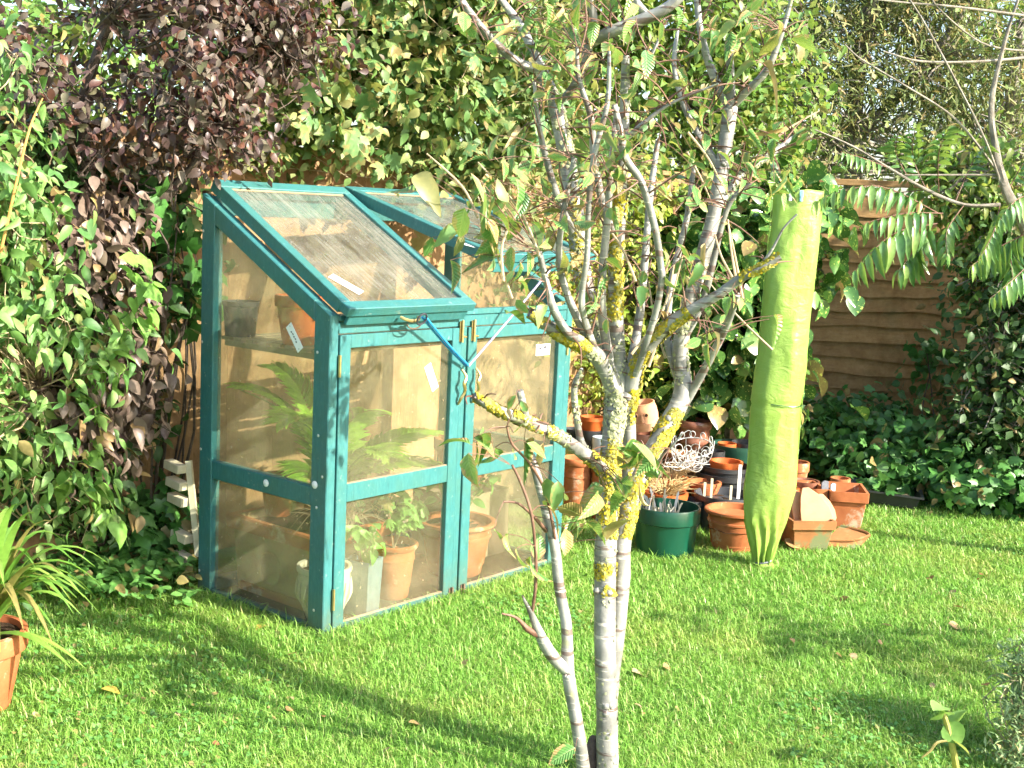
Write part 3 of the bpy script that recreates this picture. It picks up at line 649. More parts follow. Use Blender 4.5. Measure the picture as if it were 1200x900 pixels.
# ------------------------------------------------------------------ pots
def pot_prof(R, H, kind):
    t = .07*R+.006; b = R*.66
    if kind == 'rim':        # classic flower pot with collar
        return [(b*.97, 0), (b, .004), (R*.90, H*.76), (R*.98, H*.77), (R, H*.79), (R*1.0, H*.985), (R*.985, H), (R-t, H), (R-t*1.1, H*.86)]
    if kind == 'roll':       # thick rolled lip, stepped
        return [(b*.95, 0), (b, .005), (R*.70, H*.20), (R*.73, H*.21), (R*.73, H*.25), (R*.74, H*.26), (R*.84, H*.70), (R*.88, H*.71), (R*.88, H*.75), (R*.85, H*.77), (R*.87, H*.88), (R*.95, H*.90), (R, H*.94), (R*.99, H*.985), (R*.94, H), (R*.86, H*.985), (R*.84, H*.86)]
    if kind == 'bowl':
        return [(R*.55, 0), (R*.75, H*.3), (R*.93, H*.75), (R, H*.9), (R, H), (R-t, H), (R-t*1.3, H*.8)]
    if kind == 'belly':
        return [(R*.58, 0), (R*.62, H*.04), (R*.86, H*.35), (R*.97, H*.65), (R*.95, H*.82), (R*.90, H*.87), (R*1.0, H*.90), (R*1.02, H*.95), (R, H), (R*.88, H*.99), (R*.86, H*.86)]
    if kind == 'drum':
        return [(R*.84, 0), (R*.87, H*.01), (R*.93, H*.70), (R*1.0, H*.72), (R, H*.97), (R*.985, H), (R*.93, H), (R*.90, H*.72), (R*.86, H*.45)]
    return [(R*.8, 0), (R*.82, .004), (R*.95, H*.86), (R, H*.88), (R, H), (R*.95, H), (R*.93, H*.8)]
def add_soil(par, r, z):
    mb = MB(); n = 22; vs = [(0, 0, z+.004)]
    for ring in (.45, .8, 1.0):
        for k in range(n): a = 2*PI*k/n; vs.append((r*ring*math.cos(a), r*ring*math.sin(a), z+random.uniform(-.004, .006)))
    fs = [(0, 1+k, 1+(k+1) % n) for k in range(n)]
    for q in range(2):
        for k in range(n): a = 1+q*n; fs.append((a+k, a+n+k, a+n+(k+1) % n, a+(k+1) % n))
    mb.add(vs, fs); return mb.obj('soil', M['soil'], par, True)
def pot(name, label, loc, R, H, mat, kind='rim', soil=.86, tilt=None, cat='plant pot', group=None, wob=0.0):
    t = thing(name, label, cat, loc, random.uniform(0, 6), group)
    MB().lathe(pot_prof(R, H, kind), 36, wob=wob).obj('body', M[mat], t, True)
    if soil: add_soil(t, R*.87, H*soil)
    if tilt: t.rotation_euler = (tilt[0], tilt[1], 0)
    return t
def potpx(name, label, cx, ry, Y, rpx, mat, kind='rim', soil=.86, base=0.0, **kw):
    p = at(cx, ry, Y); R = rpx*Y/FPX
    return pot(name, label, (p.x, Y, base), R, p.z-base, mat, kind, soil, **kw)

# inside the greenhouse
tr = thing('clay_trough', 'large mossy terracotta trough with thick rim inside the greenhouse', 'planter', gw(.30, .42), HD)
mb = MB(); a, b, h = .185, .235, .305
def ringbox(mb, a0, b0, z0, a1, b1, z1):
    vs = [(-a0, -b0, z0), (a0, -b0, z0), (a0, b0, z0), (-a0, b0, z0), (-a1, -b1, z1), (a1, -b1, z1), (a1, b1, z1), (-a1, b1, z1)]
    mb.add(vs, [(0, 1, 5, 4), (1, 2, 6, 5), (2, 3, 7, 6), (3, 0, 4, 7)])
for q in ((a*.88, b*.9, 0, a*.96, b*.97, h*.84), (a*.96, b*.97, h*.84, a*1.04, b*1.03, h*.86), (a*1.04, b*1.03, h*.86, a*1.05, b*1.04, h), (a*1.05, b*1.04, h, a*.9, b*.92, h), (a*.9, b*.92, h, a*.88, b*.9, h*.9)): ringbox(mb, *q)
mb.add([(-a*.88, -b*.9, h*.9), (a*.88, -b*.9, h*.9), (a*.88, b*.9, h*.9), (-a*.88, b*.9, h*.9)], [(0, 1, 2, 3)])
mb.obj('body', M['terra_moss'], tr)
MB().box(-a*.86, a*.86, -b*.88, b*.88, h*.88, h*.915).obj('soil', M['soil'], tr)
mb = MB()
for q in ((a*1.06, b*1.05, h*.84, a*1.08, b*1.07, h*.99), (a*1.08, b*1.07, h*.99, a*1.05, b*1.04, h*1.015), (a*1.05, b*1.04, h*1.015, a*.92, b*.93, h*1.01)): ringbox(mb, *q)
mb.obj('rim', M['terra'], tr)
rp = [(-a*1.01-.004, .06*math.cos(q), .14+.06*math.sin(q)) for q in np.linspace(0, 2*PI, 13)[:-1]]
MB().tube(rp, .006, 6, 2, closed=True).obj('ring_moulding', M['terra_moss'], tr, True)
MB().box(-a*.9-.012, -a*.86, -b*.8, b*.8, .02, .05).obj('base_moulding', M['terra'], tr)
g1 = pot('glazed_pot', 'cream glazed relief pot in the greenhouse corner by the door post', gw(.125, .135, .012), .098, .205, 'cream', 'belly')
for k in range(16):
    a0 = 2*PI*k/16; mb = MB()
    mb.tube([(.072*math.cos(a0), .072*math.sin(a0), .05), (.098*math.cos(a0+.1), .098*math.sin(a0+.1), .10), (.0975*math.cos(a0+.22), .0975*math.sin(a0+.22), .155)], [.002, .005, .002], 5, 3)
    mb.obj('relief_rib', M['cream'], g1, True)
bp = thing('square_pot', 'tall blue-grey speckled square pot behind the door glass', 'plant pot', gw(.285, .105, .012), HD+.3)
mb = MB(); [ringbox(mb, *q) for q in ((.048, .048, 0, .056, .056, .205), (.056, .056, .205, .047, .047, .205), (.047, .047, .205, .045, .045, .17))]
mb.add([(-.045, -.045, .172), (.045, -.045, .172), (.045, .045, .172), (-.045, .045, .172)], [(0, 1, 2, 3)]); mb.obj('body', M['bluegrey'], bp)
MB().box(-.0445, .0445, -.0445, .0445, .174, .182).obj('soil', M['soil'], bp)
pot('flower_pot', 'small sunlit terracotta pot with rolled lip right of the blue-grey pot', gw(.505, .165, .012), .096, .215, 'terra', 'roll')
pot('flower_pot', 'wide terracotta pot behind the right greenhouse door', gw(.93, .22, .012), .165, .225, 'terra', 'roll')
pot('flower_pot', 'brown terracotta pot on the raised staging behind the right door', gw(1.18, .42, .30), .13, .22, 'terra', 'rim')
MB().box(-.16, .16, -.14, .14, 0, .288).obj('body', M['wood_shelf'], tag(thing('wooden_crate', '', 'crate', gw(1.18, .42, .012), HD), 'brown wooden crate standing under the pot behind the right door', 'crate'))
pot('flower_pot', 'terracotta pot coloured brighter orange to look sunlit at the left end of the greenhouse shelf', gw(.115, .29, .999), .088, .175, 'terra_o', 'rim')  # sunlight on this clay pot is put into its brighter orange colour
pot('flower_pot', 'dark plastic pot behind the terracotta pot on the greenhouse shelf', gw(.10, .60, .999), .068, .13, 'black', 'plain')
pot('flower_pot', 'upright orange pot standing at the back inside the trough', gw(.30, .60, .285), .075, .16, 'terra', 'rim')
def stalks(name, label, cat, loc, n, h, spread, mat, r=.0025, curl=.5, parent=None):
    t = thing(name, label, cat, loc)
    mb = MB()
    for i in range(n):
        a_ = random.uniform(0, 2*PI); q = random.uniform(0, .3)*spread; e = random.uniform(.4, 1)*spread; hh = h*random.uniform(.5, 1)
        p0 = Vector((q*math.cos(a_), q*math.sin(a_), 0)); p1 = Vector((e*math.cos(a_), e*math.sin(a_), hh*.7)); p2 = p1+Vector((e*.6*math.cos(a_+random.uniform(-1, 1)), e*.6*math.sin(a_), hh*(.3-curl*random.random())))
        mb.tube([p0, p0.lerp(p1, .5)+Vector((0, 0, hh*.12)), p1, p2], [r, r*.9, r*.7, r*.3], 4, 3)
    mb.obj('stems', M[mat], t, True)['kind'] = 'stuff'; return t
stalks('dead_plant', 'tangle of dry brown stems in the front end of the trough', 'dead plant', gw(.30, .26, .28), 90, .17, .13, 'twig_pale', .0018, 1.0)
def leafy(name, label, cat, loc, n, h, spread, size, mat, tpl, stem='twig_pale', hang=.4, lname='leaf', ns=7):
    t = thing(name, label, cat, loc); loc = Vector(loc)
    P = []; mb = MB()
    for i in range(ns):
        a_ = random.uniform(0, 2*PI); e = random.uniform(.3, 1)*spread; hh = h*random.uniform(.5, 1)
        p1 = Vector((e*.5*math.cos(a_), e*.5*math.sin(a_), hh*.6)); p2 = Vector((e*math.cos(a_), e*math.sin(a_), hh))
        mb.tube([(0, 0, 0), p1, p2], [.003, .0025, .0012], 5, 4)
        for k in range(max(1, n//ns)):
            tt = random.uniform(.35, 1.05); q = p1.lerp(p2, (tt-.5)*2) if tt > .5 else p1*(tt*2)
            P.append(q+Vector((random.gauss(0, .018), random.gauss(0, .018), random.gauss(0, .012))))
    mb.obj('stem', M[stem], t, True)
    P = A_(P)+A_(loc); n = len(P); S = size*RNG.uniform(.7, 1.25, n); Rr = frames(n, norm(P-A_(loc)), hang=hang)
    place_leaves(lname, mesh_of(tpl, lname, M[mat]), P, Rr, S, t); return t
leafy('potted_geranium', 'pale green leafy plant in the small terracotta pot', 'pot plant', gw(.505, .165, .195), 44, .24, .13, .062, 'pale_leaf', lobed)
leafy('potted_shrub', 'leafy pointed-leaf plant spilling from the blue-grey square pot', 'pot plant', gw(.285, .105, .185), 50, .17, .13, .062, 'pale_leaf', oval)
leafy('potted_climber', 'dark green bushy plant in the wide pot behind the right door', 'pot plant', gw(.93, .22, .20), 60, .26, .17, .055, 'cover', oval)
leafy('potted_seedling', 'yellowing seedling in the cream relief pot', 'pot plant', gw(.125, .135, .18), 12, .12, .05, .04, 'yellow_leaf', oval)
leafy('potted_fern', 'dark leafy plant at the back of the greenhouse floor', 'pot plant', gw(.72, .52, .02), 70, .42, .24, .06, 'hedge', oval)
def frond(parent, pts, nl, ll, mat, tpl, name='frond', lname='leaflet', droop=.5, r=.004, indiv=True, stem='twig_red', vee=.3, wid=1.0):
    P = [Vector(p) for p in pts]; mb = MB().tube(P, [r, r*.8, r*.4][:len(P)] if len(P) == 3 else r, 5, 5)
    fr = mb.obj(name, M[stem], parent, True, world=True)
    # bezier-ish sampling
    def cv(t):
        return P[0]*(1-t)**2 + (P[1]*2-(P[0]+P[2])*.5)*2*t*(1-t) + P[2]*t*t
    Ps = []; Rs = []; Ss = []
    for i in range(nl):
        t = .12+.88*(i+.5)/nl; c0 = cv(t); tg = (cv(min(1, t+.05))-cv(t-.05)).normalized()
        up = Vector((0, 0, 1)); side = tg.cross(up); side = side.normalized() if side.length > .05 else Vector((1, 0, 0))
        upn = side.cross(tg).normalized()
        for sg in (-1, 1):
            y = (side*sg + tg*(.35+.5*t) + Vector((0, 0, -droop*random.uniform(.6, 1.3))) + upn*vee).normalized()
            z = (upn + side*sg*.3+Vector(RNG.normal(size=3)*.15)); z = (z-y*z.dot(y)).normalized(); x = y.cross(z)
            Ps.append(c0); Rs.append(A_([x, y, z]).T); Ss.append(ll*(1-.45*abs(2*t-1)**2)*random.uniform(.9, 1.1))
    Ps, Rs, Ss = A_([tuple(p) for p in Ps]), A_(Rs), A_(Ss)
    tv = tpl[0].copy(); tv[:, 0] *= wid
    L = fr.parent.location
    if indiv:
        me = mesh_of((tv, tpl[1]), lname, M[mat])
        for i in range(len(Ps)):
            o = bpy.data.objects.new(lname, me); COL.objects.link(o); o.parent = fr
            o.matrix_basis = Matrix([[*(Rs[i][q]*Ss[i]), Ps[i][q]-L[q]] for q in range(3)]+[[0, 0, 0, 1]])
    return fr
cy = thing('cycad_plant', 'bright green cycad with arching feathery fronds behind the greenhouse glass', 'pot plant', gw(.38, .40, .28))
cyb = gw(.38, .40, .30)
MB().tube([cyb, cyb+Vector((0, 0, .06)), cyb+Vector((0, 0, .10))], [.035, .04, .025], 10, 3, .1).obj('trunk', M['bark_dark'], cy, True, world=True)
for (mx, my, mz, tx, ty, tz) in ((.27, .50, .68, .10, .62, .80), (.25, .36, .66, .09, .36, .70), (.58, .32, .56, .84, .28, .60), (.52, .25, .50, .70, .12, .50), (.34, .50, .72, .28, .62, .86), (.22, .32, .52, .09, .18, .50), (.50, .45, .62, .72, .50, .66), (.40, .25, .56, .40, .10, .58)):
    frond(cy, [cyb+Vector((0, 0, .08)), gw(mx, my, mz), gw(tx, ty, tz)], 34, .135, 'cycad', lance, droop=.1, stem='strap', vee=.5, wid=.8)

# trellis offcut behind the greenhouse corner
tl_ = thing('trellis_offcut', 'pale wooden trellis offcut leaning behind the left greenhouse corner', 'trellis', (-1.20, 4.78, 0))
MB().tube([at(221, 540, 4.74), at(233, 655, 4.70)], .016, 4, 1).obj('upright', M['wood_pale'], tl_, world=True)
for i, y in enumerate((549, 569, 588, 631, 656, 672)):
    p = at(215-[5, 3, 1, -3, -5, -7][i]*1.0, y, 4.72); e = GY
    T = Matrix(((GX.x, GY.x, 0, p.x), (GX.y, GY.y, 0, p.y), (0, 0, 1, p.z), (0, 0, 0, 1))) @ Matrix.Rotation(.12, 4, 'X')
    MB().box(-.020, .022, -.018, .075, -.017, .017, T).obj('slat', M['wood_pale'], tl_, bevel=.002, world=True)

# the pot collection on the lawn edge
potpx('glazed_pot', 'large green glazed pot full of plant sticks', 782, 592, 5.48, 40, 'green_pot', 'drum', .60)
potpx('flower_pot', 'big rolled-lip terracotta pot left of the lime sleeve', 862, 596, 5.60, 37, 'terra', 'roll', .55)
potpx('plastic_tub', 'charcoal plastic tub holding white sticks behind the big terracotta pot', 850, 578, 5.93, 37, 'greyp', 'plain', .80)
potpx('plastic_pot', 'outermost pot of the nested black pots', 850, 553, 6.27, 35, 'black', 'plain', 0, group=None)
potpx('plastic_pot', 'black pot nested inside the wide black pot', 851, 545, 6.27, 31, 'black', 'plain', 0, base=.10)
potpx('plastic_pot', 'shallow orange pot lying inside the nested black pots', 851, 540, 6.27, 20, 'terra_o', 'bowl', .5, base=.17)
potpx('plastic_bowl', 'wide dark green plastic bowl behind the nested black pots', 866, 520, 6.66, 33, 'dgreen', 'bowl', 0)
potpx('plastic_pot', 'black pot stacked in the dark green bowl', 876, 518, 6.66, 19, 'black', 'plain', .7, base=.02)
potpx('plastic_pot', 'small orange pot leaning inside the dark green bowl', 852, 519, 6.60, 11, 'terra_o', 'plain', 0, base=.05)
potpx('flower_pot', 'tall brown glazed pot with ribbed collar behind the wire basket', 815, 492, 6.75, 21, 'terra_d', 'roll', .9)
potpx('flower_pot', 'dark terracotta pot under the clay face pot', 756, 507, 6.45, 19, 'terra_d', 'rim', 0)
potpx('clay_bowl', 'mottled terracotta bowl tipped behind the charcoal tub', 826, 564, 6.10, 20, 'terra', 'bowl', .8, base=.12)
potpx('clay_bowl', 'lower orange bowl of dry stalks behind the green glazed pot', 780, 576, 5.88, 27, 'terra_o', 'bowl', .75)
potpx('clay_bowl', 'upper orange bowl resting on the lower bowl of dry stalks', 787, 560, 6.08, 22, 'terra_o', 'bowl', .8, base=.12)
potpx('plastic_pot', 'bright orange plastic pot left of the cherry trunk', 694, 488, 6.45, 14, 'terra_o', 'plain', .8, base=.30)
potpx('plastic_pot', 'black plastic pot below the bright orange pot', 692, 503, 6.45, 15, 'black', 'plain', 0, base=.10)
potpx('plastic_pot', 'pale blue plastic pot beside the cherry trunk', 706, 512, 6.20, 12, 'pblue', 'plain', 0, base=.12)
potpx('plastic_pot', 'clear grey pot against the right greenhouse post', 673, 502, 6.60, 12, 'greyp', 'plain', 0, base=.15)
potpx('flower_pot', 'terracotta pot nearest the right corner of the greenhouse', 678, 536, 6.05, 20, 'terra', 'roll', .8)
potpx('flower_pot', 'terracotta pot just below the pale blue pot', 707, 533, 6.0, 14, 'terra', 'rim', .8)
potpx('flower_pot', 'peach terracotta pot tucked behind the cherry trunk', 735, 540, 6.2, 20, 'terra', 'rim', .8)
potpx('flower_pot', 'small plain terracotta pot right of the sleeve by the ivy', 934, 541, 6.72, 15, 'terra', 'rim', 0)
potpx('flower_pot', 'orange terracotta pot directly behind the sleeve', 915, 570, 6.1, 22, 'terra_o', 'rim', 0)
potpx('clay_bowl', 'brown glazed dish behind the broken clay plates', 944, 563, 6.3, 17, 'terra_d', 'bowl', 0, base=.08)
potpx('flower_pot', 'weathered terracotta pot between the green glazed pot and the trunk', 757, 560, 6.05, 19, 'terra_w', 'rim', .8)
potpx('flower_pot', 'sunlit terracotta pot tipped behind the brown ribbed pot', 790, 505, 7.0, 15, 'terra', 'rim', .8)
potpx('plastic_pot', 'small black pot between the wire basket and the dark bowl', 838, 528, 6.42, 12, 'black', 'plain', 0)
potpx('flower_pot', 'mossy terracotta pot in the gap behind the wire basket', 800, 530, 6.4, 18, 'terra_w', 'roll', .8)
potpx('plastic_pot', 'charcoal pot half hidden under the orange bowls', 812, 585, 5.9, 16, 'greyp', 'plain', 0)
potpx('flower_pot', 'dark terracotta pot at the back beside the laurel stems', 722, 500, 6.9, 17, 'terra_d', 'rim', .8)
potpx('flower_pot', 'small terracotta pot tucked behind the tall square planter', 985, 560, 6.55, 12, 'terra', 'rim', 0)
# face pot
fp_c = at(757, 487, 6.45); fpt = thing('face_pot', 'peach terracotta pot modelled as a face on a dark pot', 'plant pot', (fp_c.x, 6.45, fp_c.z-.075))
fpt.rotation_euler = (.12, -.18, -.08)
MB().lathe([(.045, 0), (.075, .01), (.080, .03), (.082, .035), (.083, .05), (.076, .053), (.078, .085), (.074, .12), (.066, .145), (.068, .150), (.060, .152), (.055, .12)], 28).obj('body', M['terra_p'], fpt, True)
for sx in (-.030, .026):
    a0 = -PI/2+sx/.078*1.0-.15
    e = Vector((.0775*math.cos(a0), .0775*math.sin(a0), .098))
    T = Matrix.Translation(e) @ Vector((math.cos(a0), math.sin(a0), .0)).to_track_quat('Z', 'Y').to_matrix().to_4x4()
    MB().lathe([(.013, -.004), (.013, .003), (.009, .003), (.008, -.003)], 14, T=T).obj('eye_rim', M['terra_p'], fpt, True)
    MB().lathe([(.0085, -.004), (.0085, .001), (.002, .0012)], 14, T=T).obj('eye_hole', M['soil'], fpt, True)
MB().tube([(-.008, -.076, .105), (-.008, -.088, .085), (-.008, -.092, .070), (-.008, -.076, .064)], [.004, .007, .010, .005], 8, 3).obj('nose', M['terra_p'], fpt, True)
MB().tube([(-.030, -.0785, .055), (-.008, -.085, .052), (.014, -.082, .055)], [.002, .004, .002], 6, 3).obj('mouth', M['terra_p'], fpt, True)
# sticks in pots
def sticks(px, Y, z, n, rad, h, mat, name, label, w_=.006, lean=.35, flat=True, group=None, cat='plant label'):
    c0 = at(px, 500, Y)
    for i in range(n):
        a_ = random.uniform(0, 2*PI); q = rad*math.sqrt(random.random())
        b = Vector((c0.x+q*math.cos(a_), Y+q*math.sin(a_), z)); d = Vector((random.gauss(0, lean), random.gauss(0, lean), 1)).normalized()
        T = Matrix.Translation(b) @ d.to_track_quat('Z', 'Y').to_matrix().to_4x4() @ Matrix.Rotation(random.uniform(0, PI), 4, 'Z')
        hh = h*random.uniform(.6, 1); mb = MB()
        if flat: mb.prism([(-w_, -.0008, 0), (w_, -.0008, 0), (w_, -.0008, hh*.9), (0, -.0008, hh), (-w_, -.0008, hh*.9)], (0, .0016, 0))
        else: mb.tube([(0, 0, 0), (0, 0, hh)], w_*.5, 6, 1)
        o = mb.obj(name, M[mat], None); o.matrix_world = T; tag(o, label, cat, group)
gz = at(782, 592, 5.48).z
M['offw'] = simple_mat('weathered_label_plastic', (.34, .33, .28), (.58, .57, .52), 30, .6, .1, .3)
sticks(782, 5.48, gz*.6, 16, .10, .17, 'offw', 'plant_label', 'white plant label stick standing in the green glazed pot', .006, .3, True, 'white labels in the green glazed pot')
sticks(782, 5.48, gz*.6, 12, .10, .15, 'wood_pale', 'cane_offcut', 'pale cane offcut standing in the green glazed pot', .008, .4, False, 'cane offcuts in the green glazed pot', 'cane')
bz = at(850, 578, 5.93).z
for k, (px, hh, ) in enumerate(((826, .10), (834, .12), (857, .09))):
    p = at(px, 570, 5.86); o = MB().box(-.006, .006, -.003, .003, 0, hh).obj('cane_offcut', M['wood_pale'], None, loc=(p.x, p.y, bz*.82)); tag(o, 'short pale stick standing in the charcoal tub', 'cane', 'short sticks in the charcoal tub')
p = at(866, 570, 5.98); o = MB().box(-.008, .008, -.0012, .0012, 0, .17).obj('plant_label', M['white'], None, loc=(p.x, p.y, bz*.82)); tag(o, 'tall white plant label at the right of the charcoal tub', 'plant label')
for nm, lb, px, Y, ry, sp, n in (('dry_stalks', 'sunlit straw-coloured stalks in the lower orange bowl', 780, 5.88, 580, .10, 150), ('dry_stalks', 'dry tangled stalks in the upper orange bowl', 788, 6.08, 563, .08, 90)):
    p = at(px, ry, Y); tag(stalks(nm, lb, 'dead plant', (p.x, Y, p.z-.02), n, .13, sp, 'dry', .0025, .4), lb)
# wire basket
wb = at(810, 545, 6.12); wt = thing('wire_basket', 'white wire scrollwork hanging basket lying among the pots', 'basket', (wb.x, 6.12, wb.z-.015))
R_, Hh = .105, .12; M['wire'] = simple_mat('off_white_wire', (.42, .42, .40), (.60, .60, .57), 40, .5, .1, .4); rt0 = random.Random(4)
for k in range(9):
    a_ = 2*PI*k/9; pts = [(R_*math.sin(q)*math.cos(a_), R_*math.sin(q)*math.sin(a_)*.9, Hh*(1-math.cos(q))) for q in np.linspace(.12, PI/2, 5)]
    MB().tube(pts, .0022, 5, 3).obj('wire', M['wire'], wt, True)
for q, rr in ((.5, .0022), (PI/2, .003)):
    pts = [(R_*math.sin(q)*math.cos(a_), R_*math.sin(q)*math.sin(a_)*.9, Hh*(1-math.cos(q))) for a_ in np.linspace(0, 2*PI, 17)[:-1]]
    MB().tube(pts, rr, 5, 2, closed=True).obj('hoop', M['wire'], wt, True)
for k in range(12):
    a0 = 2*PI*k/12; pts = []
    for q in np.linspace(0, 1.7*PI, 8):
        aa = a0+.20*math.sin(q)*(1-q/9); pts.append((R_*1.02*math.cos(aa), R_*.93*math.sin(aa), Hh*.98+.028*(1-math.cos(q))*(1-q/9)))
    MB().tube(pts, .0022, 5, 3).obj('scroll', M['wire'], wt, True)
for k in range(15):
    a0 = rt0.uniform(0, 2*PI); q0 = rt0.uniform(.5, 1.35); sg = rt0.choice((-1, 1)); rad_ = rt0.uniform(.22, .42); pts = []
    for u in np.linspace(0, 2.2*PI, 10):
        rr_ = rad_*(1-u/9); aa = a0+sg*rr_*math.cos(u); qq = min(1.75, q0+rr_*.8*math.sin(u))
        pts.append((R_*1.02*math.sin(qq)*math.cos(aa), R_*.93*math.sin(qq)*math.sin(aa), Hh*(1-math.cos(qq))))
    MB().tube(pts, .0021, 5, 3).obj('scroll', M['wire'], wt, True)
wt.rotation_euler = (.30, -.18, .4)
MB().tube([(-R_, 0, Hh), (-.09, .03, Hh+.035), (.02, .08, Hh+.05), (.05, .09, Hh)], .0015, 5, 5).obj('hanging_chain', M['screw'], wt, True)
# tangle of old wire over the pots
wg = at(800, 552, 6.0); wtg = thing('wire_tangle', 'tangle of thin pale wire spilling over the orange bowls', 'wire', wg)
for k in range(16):
    pts = []; c_ = Vector((rt0.uniform(-.08, .08), rt0.uniform(-.05, .05), rt0.uniform(.0, .05))); a0 = rt0.uniform(0, 6); tl2 = rt0.uniform(-.9, .9)
    for u in np.linspace(0, rt0.uniform(3, 7), 9):
        rr_ = .035+.02*math.sin(u*1.3+a0); v_ = Vector((rr_*math.cos(u+a0), rr_*math.sin(u+a0)*math.cos(tl2), rr_*math.sin(u+a0)*math.sin(tl2)+.02)); pts.append(c_+v_)
    MB().tube(pts, .0014, 5, 3).obj('wire', M['wire'], wtg, True)
# square pots on the right
def sqpot(name, label, loc, a, b, h, mat, rz, soil=True, tilt=None):
    t = thing(name, label, 'planter', loc, rz); mb = MB(); t0 = .012
    for q in ((a*.74, b*.74, 0, a*.90, b*.90, h*.72), (a*.90, b*.90, h*.72, a, b, h*.75), (a, b, h*.75, a*1.01, b*1.01, h), (a*1.01, b*1.01, h, a-t0, b-t0, h), (a-t0, b-t0, h, a*.8-t0, b*.8-t0, h*.4)): ringbox(mb, *q)
    mb.add([(-a*.8+t0, -b*.8+t0, h*.4), (a*.8-t0, -b*.8+t0, h*.4), (a*.8-t0, b*.8-t0, h*.4), (-a*.8+t0, b*.8-t0, h*.4)], [(0, 1, 2, 3)])
    mb.add([(-a*.74, -b*.74, 0), (a*.74, -b*.74, 0), (a*.74, b*.74, 0), (-a*.74, b*.74, 0)], [(3, 2, 1, 0)])
    mb.obj('body', M[mat], t, bevel=.003)
    if tilt: t.rotation_euler = (tilt[0], tilt[1], rz)
    return t
def ppx(px, py, Y): return at(px, py, Y)
s1 = sqpot('square_planter', 'tapered weathered terracotta planter in front, beside the sleeve foot', (1.40, 5.72, 0), .105, .125, .16, 'terra_w', .15)
s2 = sqpot('square_planter', 'tall orange square planter holding grey slate pieces', (1.715, 6.20, 0), .095, .125, .20, 'terra', -.12)
s3 = sqpot('square_planter', 'orange square planter behind the broken clay plates', (1.50, 6.22, 0), .095, .11, .20, 'terra', .1)
for k, (px, w_, h_) in enumerate(((968, .018, .13), (976, .012, .12))):
    p = at(px, 588, 6.10); T = Matrix.Translation((p.x, 6.12, .11)) @ Matrix.Rotation(-.15, 4, 'X') @ Matrix.Rotation(.06*k, 4, 'Y')
    o = MB().prism([(-w_, 0, 0), (w_, 0, 0), (w_*.9, 0, h_), (-w_*.3, 0, h_*1.03), (-w_, 0, h_*.94)], (0, .02, 0)).obj('slate_piece', M['slate'] if k == 0 else M['pblue'], None); o.matrix_world = T
    tag(o, 'dark grey slate strip standing in the square planter' if k == 0 else 'pale blue-grey slate strip beside the dark one', 'slate')
def shard(label, px, py, Y, hgt, wd, ry, rx, mat='terra_p'):
    p = at(px, py, Y); n = 9; vs = []; out = []
    prof = [(-.36, 0), (-.42, .35), (-.44, .72), (-.40, .97), (-.22, 1.0), (.12, .82), (.38, .55), (.50, .28), (.46, .10), (.30, .0)]
    for th in (0, .012):
        for x, z in prof: vs.append((x*wd, th - .10*(x*x)*wd*3, z*hgt))
    n = len(prof); fs = [tuple(range(n)), tuple(range(n, 2*n))[::-1]]+[(i, n+i, n+(i+1) % n, (i+1) % n) for i in range(n)]
    t = thing('broken_plate', label, 'clay plate', p); t.rotation_euler = (rx, ry, random.uniform(-.2, .2)); MB().add(vs, fs).obj('body', M[mat], t, True, bevel=.002)
shard('broad pale clay plate leaning frontmost in the weathered planter', 954, 616, 5.66, .175, .165, .05, -.30)
shard('narrow pale clay plate just left of the broad one', 943, 618, 5.70, .175, .13, -.06, -.25)
shard('leftmost thin clay plate against the lime sleeve', 932, 618, 5.74, .15, .11, -.12, -.15, 'terra_p')
shard('small peach clay plate right behind the broad one', 964, 612, 5.74, .13, .12, .25, -.30)
ls = thing('clay_pot_fragment', 'broken terracotta pot corner lying flat in the grass', 'pot fragment', (1.60, 5.74, 0), .15)
mb = MB()
mb.add([(-.10, -.01, .045), (.02, .10, .085), (.115, -.01, .07), (.03, -.055, .004), (-.075, -.04, .0)], [(0, 1, 2), (0, 2, 3, 4)])
mb.add([(-.10, -.01, .033), (.02, .10, .073), (.115, -.01, .058), (.03, -.045, -.008), (-.070, -.03, -.01)], [(2, 1, 0), (4, 3, 2, 0)])
mb.add([(-.10, -.012, .033), (-.10, -.012, .047), (.02, .102, .087), (.02, .102, .073), (.117, -.012, .072), (.117, -.012, .058)], [(0, 1, 2, 3), (3, 2, 4, 5)])
mb.tube([(-.10, -.012, .045), (.03, -.03, .052), (.117, -.012, .070)], .007, 6, 3)
mb.tube([(.117, -.012, .070), (.10, .03, .08), (.02, .102, .085)], .007, 6, 3)
mb.obj('body', M['terra_w'], ls, True)
bt = thing('seed_tray', 'black plastic seed tray with dry leaves beside the ivy', 'seed tray', (2.07, 6.72, .03), -.25); bt.rotation_euler = (0, .05, -.25)
mb = MB(); [ringbox(mb, *q) for q in ((.16, .12, 0, .18, .14, .07), (.18, .14, .07, .195, .155, .072), (.195, .155, .072, .195, .155, .062), (.18, .14, .069, .155, .115, .01))]
mb.add([(-.155, -.115, .01), (.155, -.115, .01), (.155, .115, .01), (-.155, .115, .01)], [(0, 1, 2, 3)]); mb.obj('body', M['black'], bt)
for k in range(6):
    o = bpy.data.objects.new('fallen_leaf', mesh_of(oval_wide, 'fallen_leaf', M['fallen_p'])); link(o, None, (2.07+random.uniform(-.08, .10), 6.72+random.uniform(-.08, .08), .06)); o.rotation_euler = (random.uniform(-.3, .3), .2, random.uniform(0, 6)); o.scale = (.09,)*3
    tag(o, 'pale dry leaf lying in the black seed tray', 'leaf', 'dry leaves in the seed tray')

